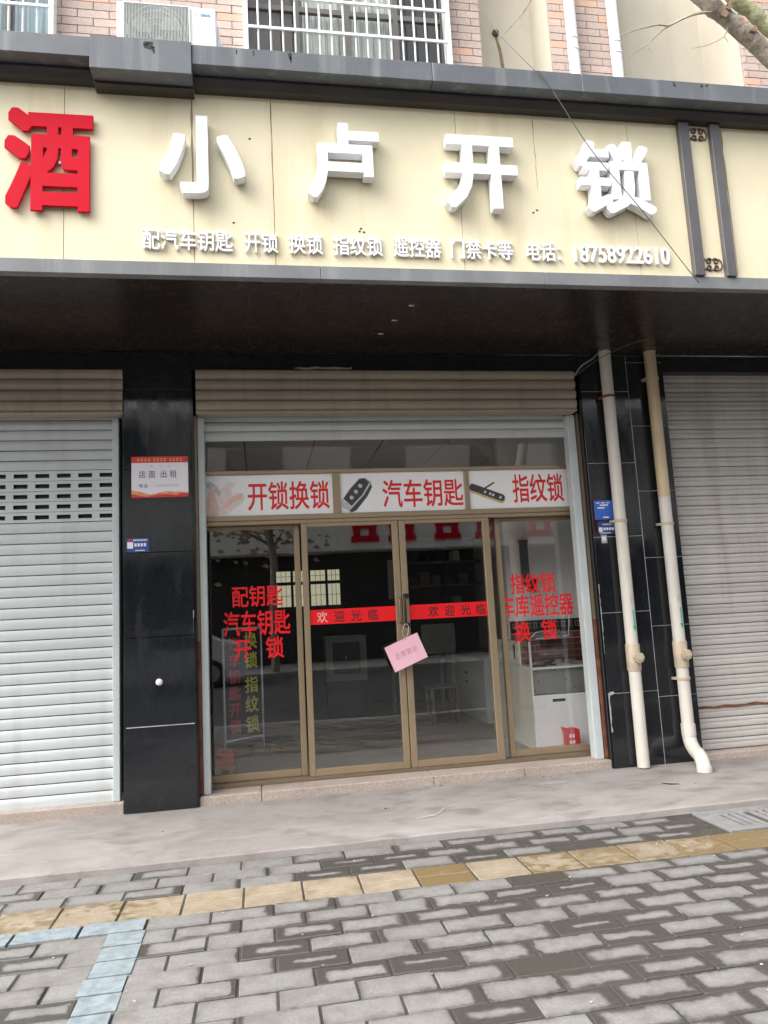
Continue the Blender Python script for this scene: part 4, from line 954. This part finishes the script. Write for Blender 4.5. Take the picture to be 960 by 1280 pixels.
limb('limb', [(3.64, -3.32, 3.0), (3.9, -3.5, 3.8), (4.1, -3.7, 4.8), (4.4, -3.6, 6.0)], [.09, .07, .05, .03], 'bark', 4)
rr = random.Random(14)
for k in range(7):
    t = rr.uniform(0, 1); x = 2.31+.4*t; z = 4.475-.35*t; a = rr.uniform(-2.6, .3)
    px, pz = x+.0, z; q = .05
    P0 = Vector((px+q*math.cos(a)*.9, -3.0-q*.55*abs(math.sin(a*3)), pz+q*math.sin(a)*.2+.045*rr.uniform(-.8, .9))); s = rr.uniform(.012, .026)
    MB().prism([(P0.x-s, P0.z-s*.5), (P0.x+s*.2, P0.z-s*.9), (P0.x+s*1.1, P0.z+s*.2), (P0.x+s*.3, P0.z+s)], -3.047+rr.uniform(-.006, .008), -3.033).build('bark_flake', 'bark_flake', tr)
def twig(pts, r0, r1):
    c = catm(pts, 5); MB().tube(c, [r0+(r1-r0)*i/(len(c)-1) for i in range(len(c))], 6).build('twig', 'twig', tr, True)
twig([(2.40, -3.0, 4.38), (2.28, -3.0, 4.355), (2.19, -3.0, 4.31), (2.12, -3.0, 4.272), (2.06, -3.01, 4.262), (1.98, -3.0, 4.245), (1.93, -3.02, 4.215), (1.85, -3.0, 4.19)], .006, .002)
twig([(2.40, -3.01, 4.37), (2.25, -3.02, 4.325), (2.13, -3.0, 4.272), (2.06, -3.0, 4.22), (2.0, -3.0, 4.16), (1.95, -3.0, 4.125), (1.89, -3.0, 4.08)], .005, .0015)
twig([(1.999, -3.0, 4.16), (2.0, -3.0, 4.135), (2.012, -3.0, 4.12)], .003, .0015); twig([(2.075, -3.0, 4.265), (2.07, -3.0, 4.295)], .003, .0015)
twig([(2.46, -3.0, 4.30), (2.43, -3.0, 4.24), (2.34, -3.0, 4.185), (2.24, -3.0, 4.155)], .003, .0012); twig([(2.43, -3.0, 4.24), (2.45, -3.0, 4.205)], .0025, .0012)
twig([(1.9, -3.0, 4.95), (1.6, -3.0, 4.62), (1.40, -3.0, 4.35), (1.36, -3.0, 4.29), (1.29, -3.0, 4.2), (1.22, -3.0, 4.12)], .006, .0015); twig([(1.37, -3.0, 4.30), (1.34, -3.0, 4.245)], .003, .0012); twig([(1.33, -3.0, 4.245), (1.345, -3.0, 4.20)], .002, .001)
twig([(2.61, -3.0, 4.41), (2.66, -3.0, 4.47), (2.66, -3.0, 4.52)], .004, .002)

# ================================================================== ACROSS THE STREET (seen mirrored in the shop glass)
op = empty('facing_building', 'grey building across the street with pale shop signs, mirrored in the glass', 'building')
box('wall', 'opp_wall', op, -26, 30, -24, -18, -.3, 8.2)
box('shop_void', 'room_dark', op, -26, 30, -17.99, -17.6, -.16, 3.39)
box('sign_band', 'opp_sign', op, -26, 30, -17.59, -16.6, 3.40, 5.1, .02)
rr = random.Random(17)
for x in [-9, -7.6, -6.2, 2.9, 4.1, 5.6, 7.0, 8.8, 10.2]:
    m = MB(); m.box(x, x+.9, -16.598, -16.54, 4.55, 4.75).box(x+.05, x+.85, -16.598, -16.54, 4.10, 4.32).box(x, x+.9, -16.598, -16.54, 3.66, 3.86).box(x+.08, x+.30, -16.598, -16.542, 3.861, 4.099).box(x+.34, x+.56, -16.598, -16.542, 4.321, 4.549).box(x+.60, x+.82, -16.598, -16.542, 3.861, 4.099)
    m.build('red_strokes', 'red_letter', op)
for i in range(12):
    x = -22+i*4.2
    for z in (6.2,):
        wn = box('window', 'car_glass', op, x, x+1.9, -17.999, -17.98, z, z+1.5); box('sill', 'opp_sign', op, x-.1, x+2, -17.999, -17.85, z-.1, z-.005)
structure(MB().box(-60, 60, -18, -14.01, -.29, -.06).build('far_pavement', 'kerb'))
t2 = empty('street_tree', 'slender roadside tree across the street, mirrored in the left glass', 'tree')
MB().tube(catm([(.37, -14.3, -.07), (.36, -14.3, 1.5), (.40, -14.3, 3.0), (.2, -14.3, 4.2)]), .11, 10).build('trunk', 'bark', t2, True)
rr = random.Random(6)
for k in range(9):
    a = rr.uniform(0, 6.28); l = rr.uniform(1.0, 2.2)
    MB().tube(catm([(.32, -14.3, 3.2+.12*k), (.32+l*.5*math.cos(a), -14.3+l*.3*math.sin(a), 3.7+.12*k), (.32+l*math.cos(a), -14.3+l*.6*math.sin(a), 4.0+rr.uniform(-.8, 1.2))], 4), [.05]*4+[.035]*3+[.012]*2, 6).build('branch', 'bark', t2, True)
lv = MB()
for k in range(260):
    a = rr.uniform(0, 6.28); l = rr.uniform(.1, 1.8); x = .3+l*math.cos(a); y = -14.3+l*.6*math.sin(a); z = 4.2+rr.gauss(0, .55); s = rr.uniform(.06, .13)
    n = len(lv.v); lv.v += [(x-s, y, z), (x, y+s*.5, z-s*.6), (x+s, y, z-s*.2), (x, y-s*.4, z+s*.7)]; lv.f.append((n, n+1, n+2, n+3))
o = lv.build('dry_leaves', 'bark_flake', t2)
# parked car across the road
car = empty('parked_car', 'white car parked across the street, mirrored in the left glass', 'car')
cxo, cyo, cz0 = -4.55, -12.6, -.16
side = [(0, .35), (.05, .62), (.55, .80), (1.05, .86), (1.65, 1.32), (2.0, 1.42), (2.9, 1.42), (3.5, 1.10), (4.05, .98), (4.2, .85), (4.22, .40), (4.1, .22), (.1, .22)]
cb_ = MB().prism([(cxo+a, cz0+b) for a, b in side], cyo-.84, cyo+.84).build('body', 'car_white', car)
for s in (-1, 1):
    MB().prism([(cxo+1.25, cz0+.92), (cxo+1.72, cz0+1.28), (cxo+2.05, cz0+1.35), (cxo+2.3, cz0+1.35), (cxo+2.3, cz0+.94)], cyo+s*.8405, cyo+s*.846).build('side_window', 'car_glass', car)
    MB().prism([(cxo+2.36, cz0+.94), (cxo+2.36, cz0+1.35), (cxo+2.85, cz0+1.35), (cxo+3.35, cz0+1.08), (cxo+3.3, cz0+.97)], cyo+s*.8405, cyo+s*.846).build('side_window', 'car_glass', car)
    for wx in (.85, 3.35):
        wh = MB().tube([(cxo+wx, cyo+s*.66, cz0+.32), (cxo+wx, cyo+s*.86, cz0+.32)], .32, 20).build('wheel', 'rubber', car)
        MB().tube([(cxo+wx, cyo+s*.861, cz0+.32), (cxo+wx, cyo+s*.868, cz0+.32)], .2, 16).build('rim', 'steel', wh)
